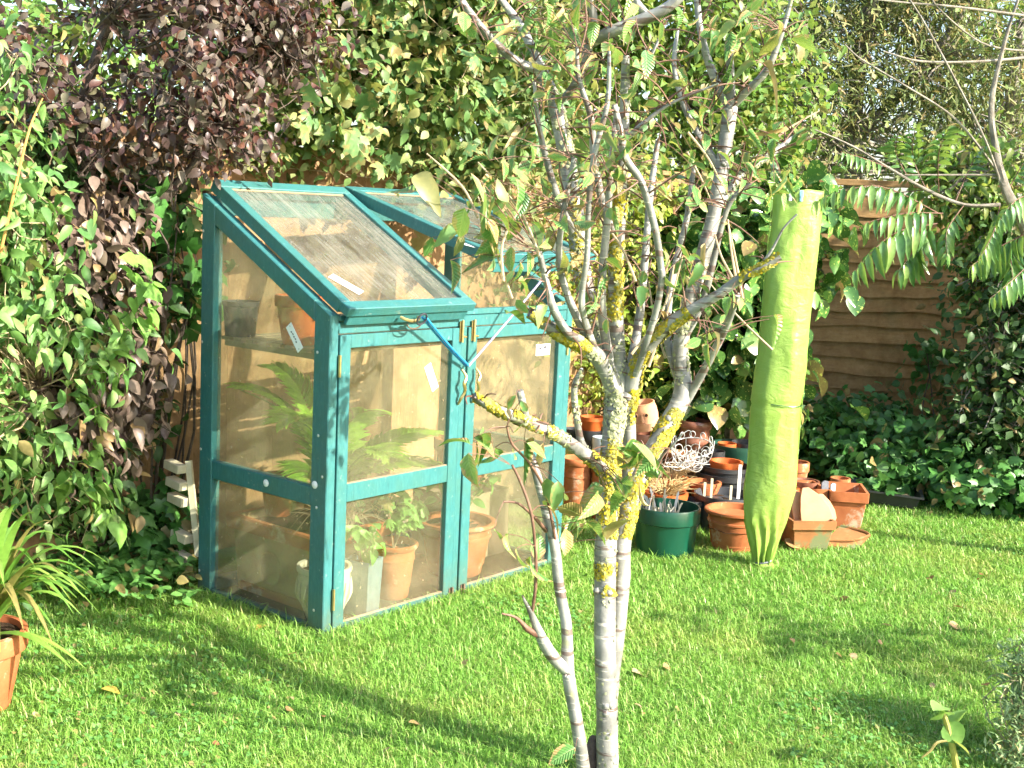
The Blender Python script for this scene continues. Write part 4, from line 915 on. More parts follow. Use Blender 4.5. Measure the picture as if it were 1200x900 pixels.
# variegated plant by the greenhouse right corner
p = ground(682, 612)
leafy('variegated_plant', 'cream and yellow edged leafy plant beside the right greenhouse corner', 'plant', (p.x+.03, p.y+.25, .0), 46, .34, .14, .105, 'yellow_leaf', oval_wide, ns=9, hang=.7)

# ------------------------------------------------------------------ lime sleeve
def sleeve():
    base = Vector((1.13, 5.30, 0)); t = thing('fleece_plant_sleeve', 'tall lime green fleece sleeve tied round a standing plant', 'plant cover', base)
    KW = .88; ctrl = [(0.015, .03, .025, .00), (.03, .035, .03, .0), (.10, .055, .05, .0), (.22, .100, .075, -.005), (.36, .122, .085, .0), (.60, .118, .085, .0), (.90, .115, .085, .0), (1.25, .114, .080, .0), (1.50, .114, .065, .0), (1.66, .118, .045, .0)]
    n, sd_ = 90, 56; vs = []
    zs = np.linspace(.015, 1.66, n)
    cz = [c_[0] for c_ in ctrl]
    for i, z in enumerate(zs):
        a = np.interp(z, cz, [c_[1] for c_ in ctrl]); b = np.interp(z, cz, [c_[2] for c_ in ctrl])*.8; ox = np.interp(z, cz, [c_[3] for c_ in ctrl])
        for k in range(sd_):
            th = 2*PI*k/sd_; c_, s_ = math.cos(th), math.sin(th)
            q = Vector((c_*2.2, s_*2.2, z*7)); wr = .011*mnoise.noise(Vector((c_*1.4, s_*1.4, z*3.1)))+.0042*mnoise.noise(q)+.0030*mnoise.noise(q*2.7+Vector((5, 1, 2)))+.0012*mnoise.noise(Vector((c_*3, s_*3, z*26)))
            if z < .36: wr += (.36-z)*.035*math.sin(th*11+z*9+2*mnoise.noise(Vector((z*9, 1, 0))))
            if abs(z-.74) < .012: wr -= .006
            x = c_*(a+wr)*KW; y = s_*(b+wr); zz = z
            if i == n-1 or z > 1.58:
                dip = .060*math.exp(-((c_+.35)/.30)**2)+.012*(c_*.5+.5); zz = z-dip*max(0, (z-1.58)/.08)
            # pinched side seams
            x *= 1+.05*(abs(c_)**12)
            vs.append((x+ox+.028*(z/1.66)+.010*mnoise.noise(Vector((z*2.2, 3, 0))), y, zz))
    fs = [(i*sd_+k, i*sd_+(k+1) % sd_, (i+1)*sd_+(k+1) % sd_, (i+1)*sd_+k) for i in range(n-1) for k in range(sd_)]
    o = MB().add(vs, fs).obj('fabric', M['sleeve'], t, True); s2_ = o.modifiers.new('thick', 'SOLIDIFY'); s2_.thickness = .002
    MB().tube([(-.104, -.02, .36), (-.092, -.01, .9), (-.078, -.01, 1.6)], .002, 5, 6).obj('side_seam', M['sleeve'], t, True)
    MB().tube([(.110, -.02, .36), (.116, -.01, .9), (.130, -.01, 1.6)], .002, 5, 6).obj('side_seam', M['sleeve'], t, True)
    MB().tube([(.1035*math.cos(a_)+.013, .070*math.sin(a_), .742+.004*math.sin(a_*2)) for a_ in np.linspace(0, 2*PI, 25)[:-1]], .0016, 5, 2, closed=True).obj('cross_seam', M['green_pot'], t, True)
    MB().tube([(.036*math.cos(a_)+.0, .034*math.sin(a_), .045+.008*math.cos(a_)) for a_ in np.linspace(0, 2*PI, 11)[:-1]], .004, 6, 2, closed=True).obj('tie', M['slate'], t, True)
    mb = MB(); vs = []; n = 24
    for j, (r, z) in enumerate(((.033, .04), (.05, .016), (.072, .006))):
        for k in range(n):
            a_ = 2*PI*k/n; rr = r*(1+.18*j*math.sin(a_*6+1)); vs.append((rr*math.cos(a_)+.01*j, rr*math.sin(a_), z+.010*j*abs(math.sin(a_*5))))
    mb.add(vs, [(j*n+k, j*n+(k+1) % n, (j+1)*n+(k+1) % n, (j+1)*n+k) for j in range(2) for k in range(n)]); mb.obj('gathered_hem', M['sleeve'], t, True)
    for nm, x, mt in (('white peg clipping the top edge of the lime sleeve', -.01, 'white'), ('pale blue peg clipping the top edge of the lime sleeve', .035, 'peg_b')):
        g = thing('clothes_peg', nm, 'peg', base+Vector((x, -.05, 1.60)))
        for s_ in (-1, 1): MB().prism([(-.005, s_*.003, 0), (.005, s_*.003, 0), (.006, s_*.008, .045), (-.006, s_*.008, .045)], (0, .004*s_, 0)).obj('jaw', M[mt], g, bevel=.001)
        MB().tube([(-.007, 0, .022), (.007, 0, .022)], .004, 8, 1).obj('spring', M['screw'], g)
    MB().tube([(0.0, 0, .0), (.0, 0, .8), (.01, .0, 1.62)], [.012, .01, .006], 8, 4).obj('stem', M['bark_grey'], t, True)
sleeve()

# ------------------------------------------------------------------ cherry tree in front
CB = at(712, 930, 3.15); CB.z = 0
ct = thing('cherry_tree', 'multi-stemmed cherry tree with silver bark and yellow lichen in front', 'tree', (CB.x, 3.17, 0))
def L3(pts, dz=1.0): return [at(x, y, Y) for x, y, r, Y in pts], [r*Y/FPX*(.75 if r < 3 else 1) for x, y, r, Y in pts]
limbs = {
 'trunk': [(712, 960, 17, 3.17), (712, 900, 13.8, 3.18), (711, 830, 13.2, 3.2), (709, 760, 13.2, 3.22), (709, 690, 13.2, 3.25), (710, 630, 13.2, 3.27), (714, 570, 12.5, 3.3), (718, 510, 12.5, 3.33), (725, 462, 15, 3.35)],
 'b_right': [(713, 945, 8, 3.24), (715, 850, 8, 3.26), (717, 800, 9, 3.26), (723, 745, 9.5, 3.27), (728, 685, 10.5, 3.29), (730, 630, 11, 3.31), (742, 578, 10.5, 3.34), (760, 538, 11, 3.39), (784, 495, 11.5, 3.42), (800, 460, 11, 3.44), (797, 415, 9.5, 3.46), (803, 375, 9, 3.47), (818, 320, 9, 3.48), (834, 262, 8.5, 3.5), (846, 195, 8, 3.52), (856, 125, 8.5, 3.54)],
 'b_second': [(734, 625, 6, 3.33), (736, 570, 7, 3.36), (738, 515, 7.5, 3.38), (734, 462, 9, 3.37)],
 'b_r1': [(856, 127, 6, 3.54), (840, 98, 5, 3.55), (829, 68, 4.5, 3.55), (820, 30, 4, 3.55), (815, -20, 3.5, 3.56)],
 'b_r2': [(857, 125, 6, 3.54), (856, 95, 5, 3.53), (855, 55, 4, 3.52)],
 'b_r3': [(860, 122, 5, 3.54), (878, 104, 4.5, 3.5), (900, 80, 4, 3.47), (917, 36, 3, 3.45), (930, -10, 2.5, 3.43)],
 'b_r4': [(838, 250, 4, 3.5), (868, 205, 4.5, 3.55), (905, 180, 4, 3.62), (930, 160, 2.5, 3.7)],
 'b_r5': [(800, 400, 4, 3.46), (825, 350, 4, 3.45), (852, 245, 3.2, 3.42), (880, 215, 2.5, 3.4)],
 'b_lich': [(735, 478, 11, 3.36), (745, 430, 9.5, 3.33), (765, 398, 9, 3.30), (790, 376, 8, 3.27), (820, 358, 6.5, 3.24), (845, 343, 6, 3.22), (868, 326, 5.5, 3.2), (892, 314, 5, 3.18), (914, 300, 4.5, 3.17)],
 'b_lt1': [(885, 322, 3, 3.19), (905, 292, 2.2, 3.17), (918, 268, 1.8, 3.16), (934, 251, 1.6, 3.15)],
 'b_lt2': [(803, 472, 6, 3.44), (826, 432, 5, 3.40), (850, 385, 4.5, 3.33), (864, 345, 4, 3.25)],
 'b_left1': [(725, 470, 11, 3.35), (705, 425, 10, 3.30), (682, 403, 9.5, 3.26), (658, 392, 9, 3.22), (640, 380, 7, 3.2), (622, 366, 6.5, 3.18)],
 'b_left1b': [(703, 425, 6, 3.30), (688, 402, 5.5, 3.27), (668, 392, 5.5, 3.2), (650, 365, 5, 3.17), (640, 330, 4, 3.15), (632, 295, 3.5, 3.14)],
 'b_left2': [(724, 468, 12, 3.36), (711, 415, 12, 3.40), (695, 370, 11.5, 3.44), (683, 325, 11, 3.47), (677, 275, 11, 3.5), (669, 215, 10, 3.52), (660, 165, 9.5, 3.53), (650, 122, 9, 3.54), (633, 80, 7.5, 3.54)],
 'b_l21': [(633, 82, 5.5, 3.54), (610, 74, 5, 3.50), (586, 56, 5, 3.46), (561, 28, 4.5, 3.42), (536, -6, 4, 3.4)],
 'b_l22': [(634, 80, 6, 3.54), (624, 58, 5.5, 3.55), (610, 30, 5, 3.56), (588, 0, 4, 3.57), (575, -25, 3.5, 3.57)],
 'b_l23': [(652, 125, 3, 3.54), (678, 92, 5, 3.48), (688, 60, 5.5, 3.46), (695, 25, 5, 3.45), (690, -15, 4.5, 3.44)],
 'b_up': [(690, 52, 5.5, 3.46), (714, 38, 7, 3.42), (750, 24, 7, 3.4), (780, 10, 6.5, 3.38), (805, -12, 6, 3.37)],
 'b_mid': [(727, 468, 10, 3.35), (724, 410, 9, 3.34), (721, 350, 8.5, 3.33), (722, 300, 9, 3.33), (727, 240, 7.5, 3.32), (728, 195, 6.5, 3.31), (732, 130, 6, 3.3), (733, 65, 4.5, 3.28)],
 'b_m1': [(724, 282, 4.5, 3.33), (712, 255, 5, 3.30), (703, 225, 4.5, 3.28), (696, 180, 4.5, 3.26), (692, 135, 4, 3.25), (679, 95, 3, 3.24), (676, 55, 2.5, 3.23)],
 'b_m2': [(776, 325, 4, 3.2), (768, 270, 4.5, 3.18), (752, 215, 4.5, 3.16), (733, 185, 4.5, 3.15), (727, 155, 4, 3.14), (720, 122, 3.5, 3.13)],
 'b_m2b': [(745, 440, 4, 3.3), (758, 400, 4, 3.25), (770, 360, 4, 3.22), (776, 325, 4, 3.2)],
 'b_m3': [(735, 162, 3.2, 3.3), (750, 148, 3, 3.27), (775, 128, 2.6, 3.25), (800, 115, 2, 3.23), (842, 98, 1.4, 3.2)],
 'b_m4': [(735, 112, 3, 3.3), (752, 85, 3, 3.32), (768, 55, 2.5, 3.33), (778, 30, 2, 3.34)],
 'b_m5': [(700, 415, 4, 3.28), (682, 360, 4, 3.20), (688, 300, 3.5, 3.16), (690, 240, 3.6, 3.14), (697, 180, 3.5, 3.12), (712, 120, 3, 3.1), (714, 60, 2.4, 3.1)],
 'b_low': [(714, 560, 9, 3.28), (702, 545, 9, 3.24), (687, 533, 8.5, 3.2), (664, 517, 8, 3.15), (640, 504, 7.5, 3.11), (610, 491, 7.5, 3.07), (582, 480, 6, 3.03), (555, 464, 4.5, 3.0)],
 'b_low1': [(617, 493, 5, 3.08), (613, 475, 4.5, 3.06), (609, 458, 4.5, 3.05)],
 'b_low2': [(694, 538, 4.5, 3.22), (681, 518, 4.5, 3.18), (676, 490, 4, 3.16), (673, 455, 4, 3.15), (682, 432, 2.5, 3.13)],
 'stem2': [(690, 945, 9, 3.12), (678, 860, 8, 3.12), (666, 790, 8, 3.12), (664, 735, 6.8, 3.13), (655, 685, 6.6, 3.14), (650, 640, 6.2, 3.15), (640, 598, 6, 3.16), (630, 560, 5.5, 3.17), (622, 533, 5, 3.18)],
 's1': [(665, 787, 7, 3.12), (646, 767, 8, 3.09), (632, 742, 6.5, 3.07), (622, 718, 3.6, 3.05), (612, 698, 1.6, 3.04)],
 's2': [(632, 745, 4, 3.07), (618, 737, 4, 3.05), (605, 724, 2.5, 3.03), (588, 719, 1.6, 3.01)],
 's3': [(624, 716, 2.6, 3.05), (628, 680, 2.8, 3.02), (627, 640, 2.6, 3.0), (622, 600, 2.5, 2.98), (610, 565, 2.5, 2.97), (600, 545, 2.0, 2.96)],
 's4': [(640, 622, 3, 3.15), (625, 605, 2.5, 3.1), (607, 590, 2, 3.06), (590, 588, 1.6, 3.04)],
 's5': [(652, 640, 2.5, 3.15), (640, 580, 2.4, 3.1), (622, 545, 2.2, 3.06), (600, 520, 2, 3.02), (594, 500, 1.6, 3.0)],
 'u1': [(735, 455, 7, 3.36), (745, 400, 5.5, 3.42), (752, 350, 5, 3.46), (757, 290, 4.5, 3.5), (762, 230, 4, 3.53), (771, 165, 3, 3.55)],
 'u2': [(716, 440, 7, 3.33), (706, 370, 5.5, 3.28), (706, 320, 5, 3.25), (711, 265, 4.5, 3.23), (716, 200, 4, 3.2), (723, 125, 3, 3.18)],
 'u3': [(797, 448, 6, 3.44), (783, 400, 5, 3.5), (784, 350, 4.5, 3.55), (794, 300, 4.2, 3.58), (806, 250, 3.6, 3.6), (813, 195, 3, 3.62)],
 'u4': [(678, 285, 6, 3.5), (657, 242, 4.5, 3.46), (641, 190, 4, 3.43), (631, 145, 3, 3.4), (626, 95, 2.4, 3.4)],
 'u5': [(697, 412, 6, 3.28), (667, 352, 4.6, 3.22), (655, 300, 4, 3.2), (661, 245, 3.6, 3.18), (673, 185, 3, 3.16)],
 'u6': [(760, 20, 5, 3.4), (741, -5, 4, 3.4), (735, -30, 3, 3.4)],
 'u7': [(845, 200, 5, 3.52), (820, 160, 4, 3.55), (800, 120, 3.4, 3.57), (790, 75, 3, 3.58), (795, 30, 2.2, 3.6)],
 'r6': [(757, 560, 2.5, 3.3), (770, 542, 2, 3.25), (785, 525, 1.8, 3.2), (800, 508, 1.5, 3.18)],
}
rt = random.Random(3)
LM = {}
for k, pts in limbs.items():
    P, Rr = L3(pts); LM[k] = (P, Rr)
    nm = 'trunk' if k in ('trunk', 'b_right', 'stem2', 'b_second') else 'branch'
    red = k in ('s3', 's5', 's4', 's2')
    MB().tube(P, Rr, 14 if nm == 'trunk' else 9, 6, .035).obj(nm, M['twig_red'] if red else M['cherry'], ct, True, world=True)
_p, _r = L3([(690, 960, 17, 3.2), (692, 915, 14, 3.2), (694, 880, 9, 3.21), (697, 862, 4, 3.22)])
MB().tube(_p, _r, 14, 6, .16).obj('old_stump', M['bark_dark'], ct, True, world=True)
# cut ends / knots
for k, i in (('trunk', 8), ('trunk', 4), ('b_left2', 8), ('b_right', 14), ('b_right', 8), ('b_low', 4), ('stem2', 2), ('trunk', 2), ('b_r4', 1), ('b_left1', 4)):
    p = LM[k][0][i]; r = LM[k][1][i]
    mb = MB()
    for q in range(4):
        d = Vector((rt.gauss(0, 1), -1+rt.gauss(0, .6), rt.gauss(0, .6))).normalized()
        mb.tube([p+d*r*.4, p+d*r*1.0, p+d*r*1.25], [r*.45, r*.38, r*.16], 7, 2, .1)
    mb.obj('knot', M['cherry'], ct, True, world=True)
# twiglets
mb = MB(); tips = []
for k in ('b_r1', 'b_r3', 'b_r4', 'b_r5', 'b_left1b', 'b_m1', 'b_m3', 'b_m4', 'b_m5', 'b_l21', 'b_l22', 'b_l23', 'b_up', 'b_mid', 'b_lt2', 'u1', 'u2', 'u3', 'u4', 'u5', 'u7', 'b_lich', 'b_m2', 'b_low', 'b_right', 'b_left2'):
    P, Rr = LM[k]
    for q in range(15):
        i = rt.randrange(0, len(P)-1); p = P[i].lerp(P[i+1], rt.random()); d = Vector((rt.gauss(0, 1), rt.gauss(0, .8), rt.gauss(.4, .8))).normalized()
        L = rt.uniform(.03, .16)
        if p.z < 1.15: L *= .4
        e = p+d*L; mb.tube([p, p.lerp(e, .5)+Vector((rt.gauss(0, .008), 0, .008)), e], [.0028, .0022, .0012], 5, 3)
        if p.z > 1.2: tips.append(e)
mb.obj('twigs', M['twig_red'], ct, True, world=True)['kind'] = 'stuff'
mb = MB()
for x0, y0, x1, y1, Y in ((870, 350, 853, 260, 3.3), (745, 330, 700, 250, 3.2), (780, 420, 760, 330, 3.5), (905, 410, 830, 330, 3.5), (862, 325, 853, 257, 3.3), (858, 325, 838, 275, 3.35), (806, 155, 845, 215, 3.4), (805, 178, 835, 240, 3.4), (600, 350, 560, 230, 3.1), (632, 300, 560, 190, 3.1), (590, 330, 612, 240, 3.05),
                          (760, 430, 800, 300, 3.3), (740, 415, 790, 310, 3.25), (560, 255, 500, 180, 3.05), (700, 300, 655, 250, 3.3), (950, 160, 880, 185, 3.6), (900, 170, 960, 130, 3.7)):
    a, b = at(x0, y0, Y), at(x1, y1, Y+.05); mb.tube([a, a.lerp(b, .5)+Vector((rt.gauss(0, .012), 0, 0)), b], [.004, .003, .0018], 6, 5)
mb.obj('thin_shoots', M['twig_pale'], ct, True, world=True)['kind'] = 'stuff'
# lichen crusts
def crust(specs, mat, nm):
    Pn = []; Nn = []
    for k, i0, i1, n in specs:
        P, Rr = LM[k]
        for q in range(int(n*2.3)):
            t = rt.uniform(i0, i1); i = min(int(t), len(P)-2); f = t-i; p = P[i].lerp(P[i+1], f); r = Rr[i]*(1-f)+Rr[i+1]*f
            ax = (P[i+1]-P[i]).normalized(); d = Vector((rt.gauss(.3, 1), rt.gauss(-.5, 1), rt.gauss(0, 1))); d = (d-ax*d.dot(ax)).normalized()
            if mnoise.noise(Vector(p)*16+d*.8) < -.06: continue
            Pn.append(tuple(p+d*(r*1.0+rt.uniform(0, .0025)))); Nn.append(tuple(d))
    Pn, Nn = A_(Pn), A_(Nn); n = len(Pn); z = norm(Nn+RNG.normal(size=(n, 3))*.3); t_ = RNG.normal(size=(n, 3)); y = norm(t_-z*np.sum(t_*z, 1, keepdims=True)); x = np.cross(y, z)
    k6 = [(0, 0, .18)]+[(math.cos(a)*(.8+.3*(j % 2)), math.sin(a)*(.8+.3*(j % 2)), 0.05*(-1)**j) for j, a in enumerate(np.linspace(0, 2*PI, 7)[:-1])]
    merged(nm, A_(k6), [(0, 1+j, 1+(j+1) % 6) for j in range(6)], Pn, np.stack([x, y, z], 2), RNG.uniform(.002, .0065, n), mat, ct, smooth=False)
crust([('trunk', 3.9, 4.5, 420), ('trunk', 5.0, 6.9, 900), ('b_right', 5.0, 8.6, 1900), ('b_second', 0, 3, 300), ('b_lich', .0, 3.6, 1300), ('b_lich', 6.0, 8, 500), ('b_left1', 1.8, 3.6, 650), ('b_mid', 1.6, 4.4, 1000), ('b_low', 0.2, 2.0, 260), ('b_low', 3.6, 7, 650), ('b_left2', 1.8, 5.0, 420), ('b_left1', 4, 5, 80)], M['lichen'], 'lichen')
crust([('trunk', 6.8, 8, 420), ('b_left2', .2, 8, 900), ('b_mid', 0, 7, 260), ('b_low', 3, 5, 320), ('b_right', 8, 11, 240), ('b_left1', 0, 2, 120), ('b_low2', 0, 4, 60), ('b_r4', 0, 2, 90), ('trunk', .1, 8, 120)], M['lichen_grey'], 'grey_lichen')
# leaves: px clusters (x, y, spread, n, size_px, Y)
CL = [(505, 205, 12, 3, 46, 3.05), (545, 240, 22, 8, 42, 3.05), (590, 225, 22, 8, 36, 3.1), (565, 265, 18, 6, 40, 3.05), (605, 300, 20, 7, 34, 3.1), (610, 340, 16, 5, 30, 3.1),
      (640, 250, 22, 7, 34, 3.2), (655, 310, 16, 5, 30, 3.2), (560, 515, 12, 5, 44, 2.98), (590, 510, 12, 4, 30, 3.0), (622, 520, 10, 3, 36, 3.05), (605, 470, 8, 2, 26, 3.03),
      (645, 580, 14, 5, 34, 3.1), (612, 655, 10, 3, 44, 3.0), (590, 625, 8, 2, 30, 3.0), (655, 610, 8, 2, 32, 3.1), (735, 545, 14, 5, 44, 3.15), (775, 556, 6, 2, 56, 3.12), (700, 590, 18, 6, 44, 3.15), (690, 620, 10, 3, 40, 3.15),
      (715, 570, 10, 3, 36, 3.15), (760, 590, 6, 1, 30, 3.15), (730, 30, 30, 6, 34, 3.3), (740, 55, 14, 4, 40, 3.25), (660, 20, 30, 6, 30, 3.3), (790, 180, 20, 6, 26, 3.3), (800, 220, 16, 4, 26, 3.3),
      (860, 30, 20, 6, 28, 3.4), (900, 40, 20, 7, 32, 3.4), (905, 215, 12, 5, 34, 3.5), (925, 190, 14, 5, 28, 3.55), (880, 60, 14, 4, 26, 3.4), (790, 290, 18, 6, 24, 3.3), (820, 300, 12, 4, 22, 3.3), (575, 175, 16, 4, 32, 3.1), (675, 880, 4, 1, 44, 3.05), (700, 60, 30, 8, 26, 3.3), (770, 100, 40, 8, 24, 3.35), (560, 40, 24, 5, 30, 3.3), (690, 210, 22, 6, 26, 3.3), (620, 195, 16, 5, 28, 3.2), (530, 275, 16, 4, 30, 3.05)]
P = []; S = []
for x, y, sp, n, sz, Y in CL:
    for q in range(n):
        p = at(x+rt.gauss(0, sp), y+rt.gauss(0, sp*.9), Y+rt.gauss(0, .05)); P.append(tuple(p)); S.append(sz*Y/FPX*rt.uniform(.75, 1.2))
for e in tips:
    if rt.random() < .55:
        for q in range(rt.choice((1, 2, 3))): P.append(tuple(e+Vector((rt.gauss(0, .02), rt.gauss(0, .02), rt.gauss(0, .02))))); S.append(rt.uniform(.03, .065))
P, S = A_(P), A_(S)*.88
Rf = frames(len(P), None, wu=.5, ws=.5, wr=.9, hang=.7)
cms = [mesh_of(leaf_tpl(lambda t, w_=w_: (w_+.02*math.sin(40*t))*math.sin(PI*t**.9)**.85+.004, 9, fo, cu), 'leaf', M[mn]) for w_, fo, cu, mn in ((.28, .35, .45, 'cherry_leaf'), (.24, .9, .9, 'cherry_leaf'), (.30, .15, .2, 'cherry_leaf'), (.14, 1.3, 1.3, 'dry'), (.26, .5, .7, 'vine'))]
pk = RNG.choice(5, len(P), p=[.36, .26, .2, .04, .14])
for q in range(5): place_leaves('leaf', cms[q], P[pk == q], Rf[pk == q], S[pk == q], ct)
mb = MB()
for i in range(len(P)):      # leaf stalks back towards the nearest limb
    e = Vector(P[i]); best = min((q for kk in LM for q in LM[kk][0]), key=lambda q: (q-e).length)
    d = (best-e); d = d*min(1, .12/max(d.length, 1e-3)); mb.tube([e, e+d*.5+Vector((0, 0, .008)), e+d], [.001, .0012, .0018], 4, 3, cap=False)
mb.obj('leaf_stalks', M['twig_red'], ct, True, world=True)['kind'] = 'stuff'

# ------------------------------------------------------------------ left side planting
def pb(x, y, Y, rx, ry, rz, w_=None):      # blob centred on a picture point at depth Y, radii in metres
    p = at(x, y, Y); return (p.x, p.y, p.z, rx, ry, rz) if w_ is None else (p.x, p.y, p.z, rx, ry, rz, w_)
def pp(*l): return [at(x, y, Y) for x, y, Y in l]
b0 = ground(118, 640); b0.y += .1
plant('purple_plum_tree', 'purple-leaved plum tree overhanging the left end of the greenhouse', 'tree', (b0.x, b0.y, 0),
      [pb(190, 70, 4.6, .52, .35, .38), pb(80, 60, 4.5, .35, .3, .34), pb(330, 40, 4.9, .34, .3, .30), pb(240, 150, 4.7, .32, .25, .18), pb(120, 165, 4.6, .25, .2, .16), pb(250, -30, 4.8, .6, .4, .3)],
      4900, .040, M['purple'], oval, 300, 9, .06, .7, 1.5, .38, 3.2, 'bark_dark',
      [([Vector((b0.x, b0.y, 0))]+pp((112, 560, 4.85), (104, 400, 4.8), (100, 300, 4.75), (98, 200, 4.7), (100, 110, 4.65), (130, 20, 4.6)), [.05, .045, .04, .034, .03, .022, .012]),
       (pp((104, 310, 4.75), (145, 270, 4.72), (200, 225, 4.7), (260, 150, 4.75), (330, 60, 4.85)), [.024, .022, .017, .012, .006]),
       (pp((75, 250, 4.75), (66, 180, 4.7), (55, 90, 4.6)), [.014, .012, .008]), (pp((100, 300, 4.75), (80, 280, 4.75), (68, 230, 4.72)), [.022, .016, .013])], 220, trad=.003, cell=13)
plant('honeysuckle_shrub', 'green honeysuckle shrub with pointed leaves filling the left edge', 'shrub', (-1.95, 4.45, 0),
      [pb(40, 250, 4.2, .22, .2, .25), pb(45, 350, 4.15, .25, .22, .22), pb(60, 450, 4.2, .28, .22, .25), pb(30, 540, 4.15, .25, .2, .22), pb(20, 100, 4.3, .16, .2, .28), pb(110, 380, 4.3, .14, .15, .14), pb(-60, 350, 4.0, .35, .4, .7), pb(95, 600, 4.4, .15, .14, .16)],
      2700, .058, M['honey'], oval_n, 300, 7, .06, 1.0, 1.6, .32, 3.4, 'twig_pale', [(pp((40, 620, 4.5), (45, 450, 4.4), (30, 250, 4.4), (20, 80, 4.4)), [.016, .013, .01, .005])], 160, trad=.0022)
plant('bronze_leaf_shrub', 'dusky bronze-leaved shrub drooping under the plum tree', 'shrub', (-1.62, 4.9, 0),
      [pb(100, 250, 4.55, .22, .15, .10), pb(130, 350, 4.6, .16, .13, .14), pb(150, 450, 4.55, .14, .12, .20), pb(120, 520, 4.6, .14, .12, .18), pb(60, 290, 4.4, .16, .12, .14), pb(85, 470, 4.4, .14, .1, .18)],
      2300, .060, M['bronze'], oval, 300, 8, .055, 1.2, 2.0, .12, 3, 'bark_dark', [(pp((130, 640, 4.9), (125, 500, 4.7), (110, 330, 4.65)), [.014, .011, .006])], 80)
# bindweed: heart leaves, large and bright
bw = thing('bindweed_vine', 'bright green heart-leaved bindweed twining up the bronze shrub', 'climbing plant', (-1.42, 4.5, 0))
Pn = []; Sn = []
vl = MB()
for path in (((150, 300), (175, 330), (160, 370), (140, 400), (150, 430), (120, 450)), ((150, 290), (185, 345), (170, 380)), ((110, 440), (118, 470), (105, 520), (90, 560), (60, 560)), ((100, 470), (60, 490), (20, 520)), ((95, 560), (130, 590), (150, 640)), ((120, 400), (90, 420), (100, 470))):
    vl.tube([at(x, y, 4.35+random.uniform(-.03, .03)) for x, y in path], .0016, 5, 4, cap=False)
    for i in range(len(path)-1):
        for q in range(4):
            f = random.random(); x = path[i][0]*(1-f)+path[i+1][0]*f+random.gauss(0, 8); y = path[i][1]*(1-f)+path[i+1][1]*f+random.gauss(0, 8)
            Pn.append(tuple(at(x, y, 4.32+random.uniform(-.04, .04)))); Sn.append(random.uniform(.06, .095))
vl.obj('stem', M['honey'], bw, True, world=True)
Rf = frames(len(Pn), None, wu=.1, ws=.9, wr=.35, hang=1.5); place_leaves('leaf', mesh_of(heart, 'leaf', M['heart']), A_(Pn), Rf, A_(Sn), bw)
# tall orange shoot at the far left
sh_ = thing('climber_shoot', 'long bare orange-brown shoot at the far left edge', 'plant stem', ground(-10, 560))
MB().tube(pp((-30, 420, 3.9), (2, 290, 3.9), (20, 210, 3.9), (35, 150, 3.92), (50, 115, 3.95)), [.006, .005, .0045, .004, .002], 7, 5).obj('stem', simple_mat('orange_stem', (.42, .20, .05), (.52, .30, .09), 20), sh_, True, world=True)
# climber mass behind the greenhouse
FU = (FA1-FA0).normalized()
vblobs = [pb(300, 120, 5.3, .30, .25, .25), pb(400, 110, 5.4, .32, .25, .28), pb(500, 120, 5.6, .32, .25, .28), pb(600, 130, 5.8, .32, .25, .30), pb(450, 20, 5.6, .45, .3, .28), pb(340, 20, 5.4, .35, .3, .25), pb(580, 20, 5.8, .4, .3, .28), pb(290, 190, 5.2, .16, .15, .08), pb(560, 200, 5.8, .25, .18, .14), pb(450, -60, 5.6, .7, .4, .3)]
plant('hop_climber', 'large lobed-leaf climber sprawling over the fence above the greenhouse', 'climbing plant', (-.3, 6.05, 0), vblobs,
      1500, .098, M['vine'], lobed, 300, 5, .10, .8, 2.0, .2, 2.8, 'twig_pale', [(pp((520, 420, 6.05), (500, 250, 5.95), (470, 120, 5.7)), [.02, .016, .01])], 200, trad=.003, cell=20)
vb2 = [(b[0], b[1]-.02, b[2], b[3]*1.15, b[4], b[5]*1.1) for b in vblobs]
plant('autumn_climber', 'small-leaved yellowing climber tangled through the hop above the greenhouse', 'climbing plant', (.1, 6.3, 0), vb2+[pb(560, 300, 6.1, .25, .12, .18), pb(600, 330, 6.2, .2, .12, .12), pb(620, 230, 6.2, .3, .15, .2), pb(690, 215, 6.5, .3, .15, .2), pb(740, 200, 6.9, .3, .15, .2)],
      14000, .046, M['vine_s'], oval, 300, 9, .085, .6, 2.0, .10, 2.4, 'twig_pale', [(pp((600, 440, 6.4), (600, 250, 6.2), (560, 60, 5.9)), [.018, .014, .008])], 260, lo=small, trad=.002, seed=5)
# ivy, and dark leaves added in place of shade, left of the greenhouse
plant('ivy_clump', 'dark ivy climbing the fence left of the greenhouse post', 'climbing plant', (-1.45, 5.0, 0), [pb(215, 285, 4.85, .07, .06, .08), pb(225, 330, 4.85, .05, .05, .22), pb(165, 610, 4.85, .2, .12, .12), pb(190, 250, 4.8, .16, .1, .06)],
      420, .085, M['ivy'], ivyt, 140, 6, .06, .8, 2, .1, 3, 'bark_dark', None, 30)
plant('shade_backing', 'dark foliage added to stand in for shade on the fence behind the left shrubs', 'shrub', (-1.75, 4.75, 0),  # dark leaf backing added where the fence should only be in canopy shade
      [pb(175, 330, 4.82, .14, .06, .22), pb(165, 470, 4.8, .14, .06, .22), pb(110, 230, 4.75, .25, .06, .18), pb(60, 400, 4.6, .3, .06, .4), pb(60, 560, 4.55, .35, .06, .25), pb(190, 240, 4.85, .10, .05, .10), pb(40, 180, 4.55, .25, .06, .2)],
      2600, .060, M['hedge'], oval, 150, 8, .045, .8, 1.4, .05, 3, 'bark_dark', [(pp((120, 640, 4.75), (130, 450, 4.75), (120, 250, 4.72)), [.014, .011, .005])], 60, seed=31)
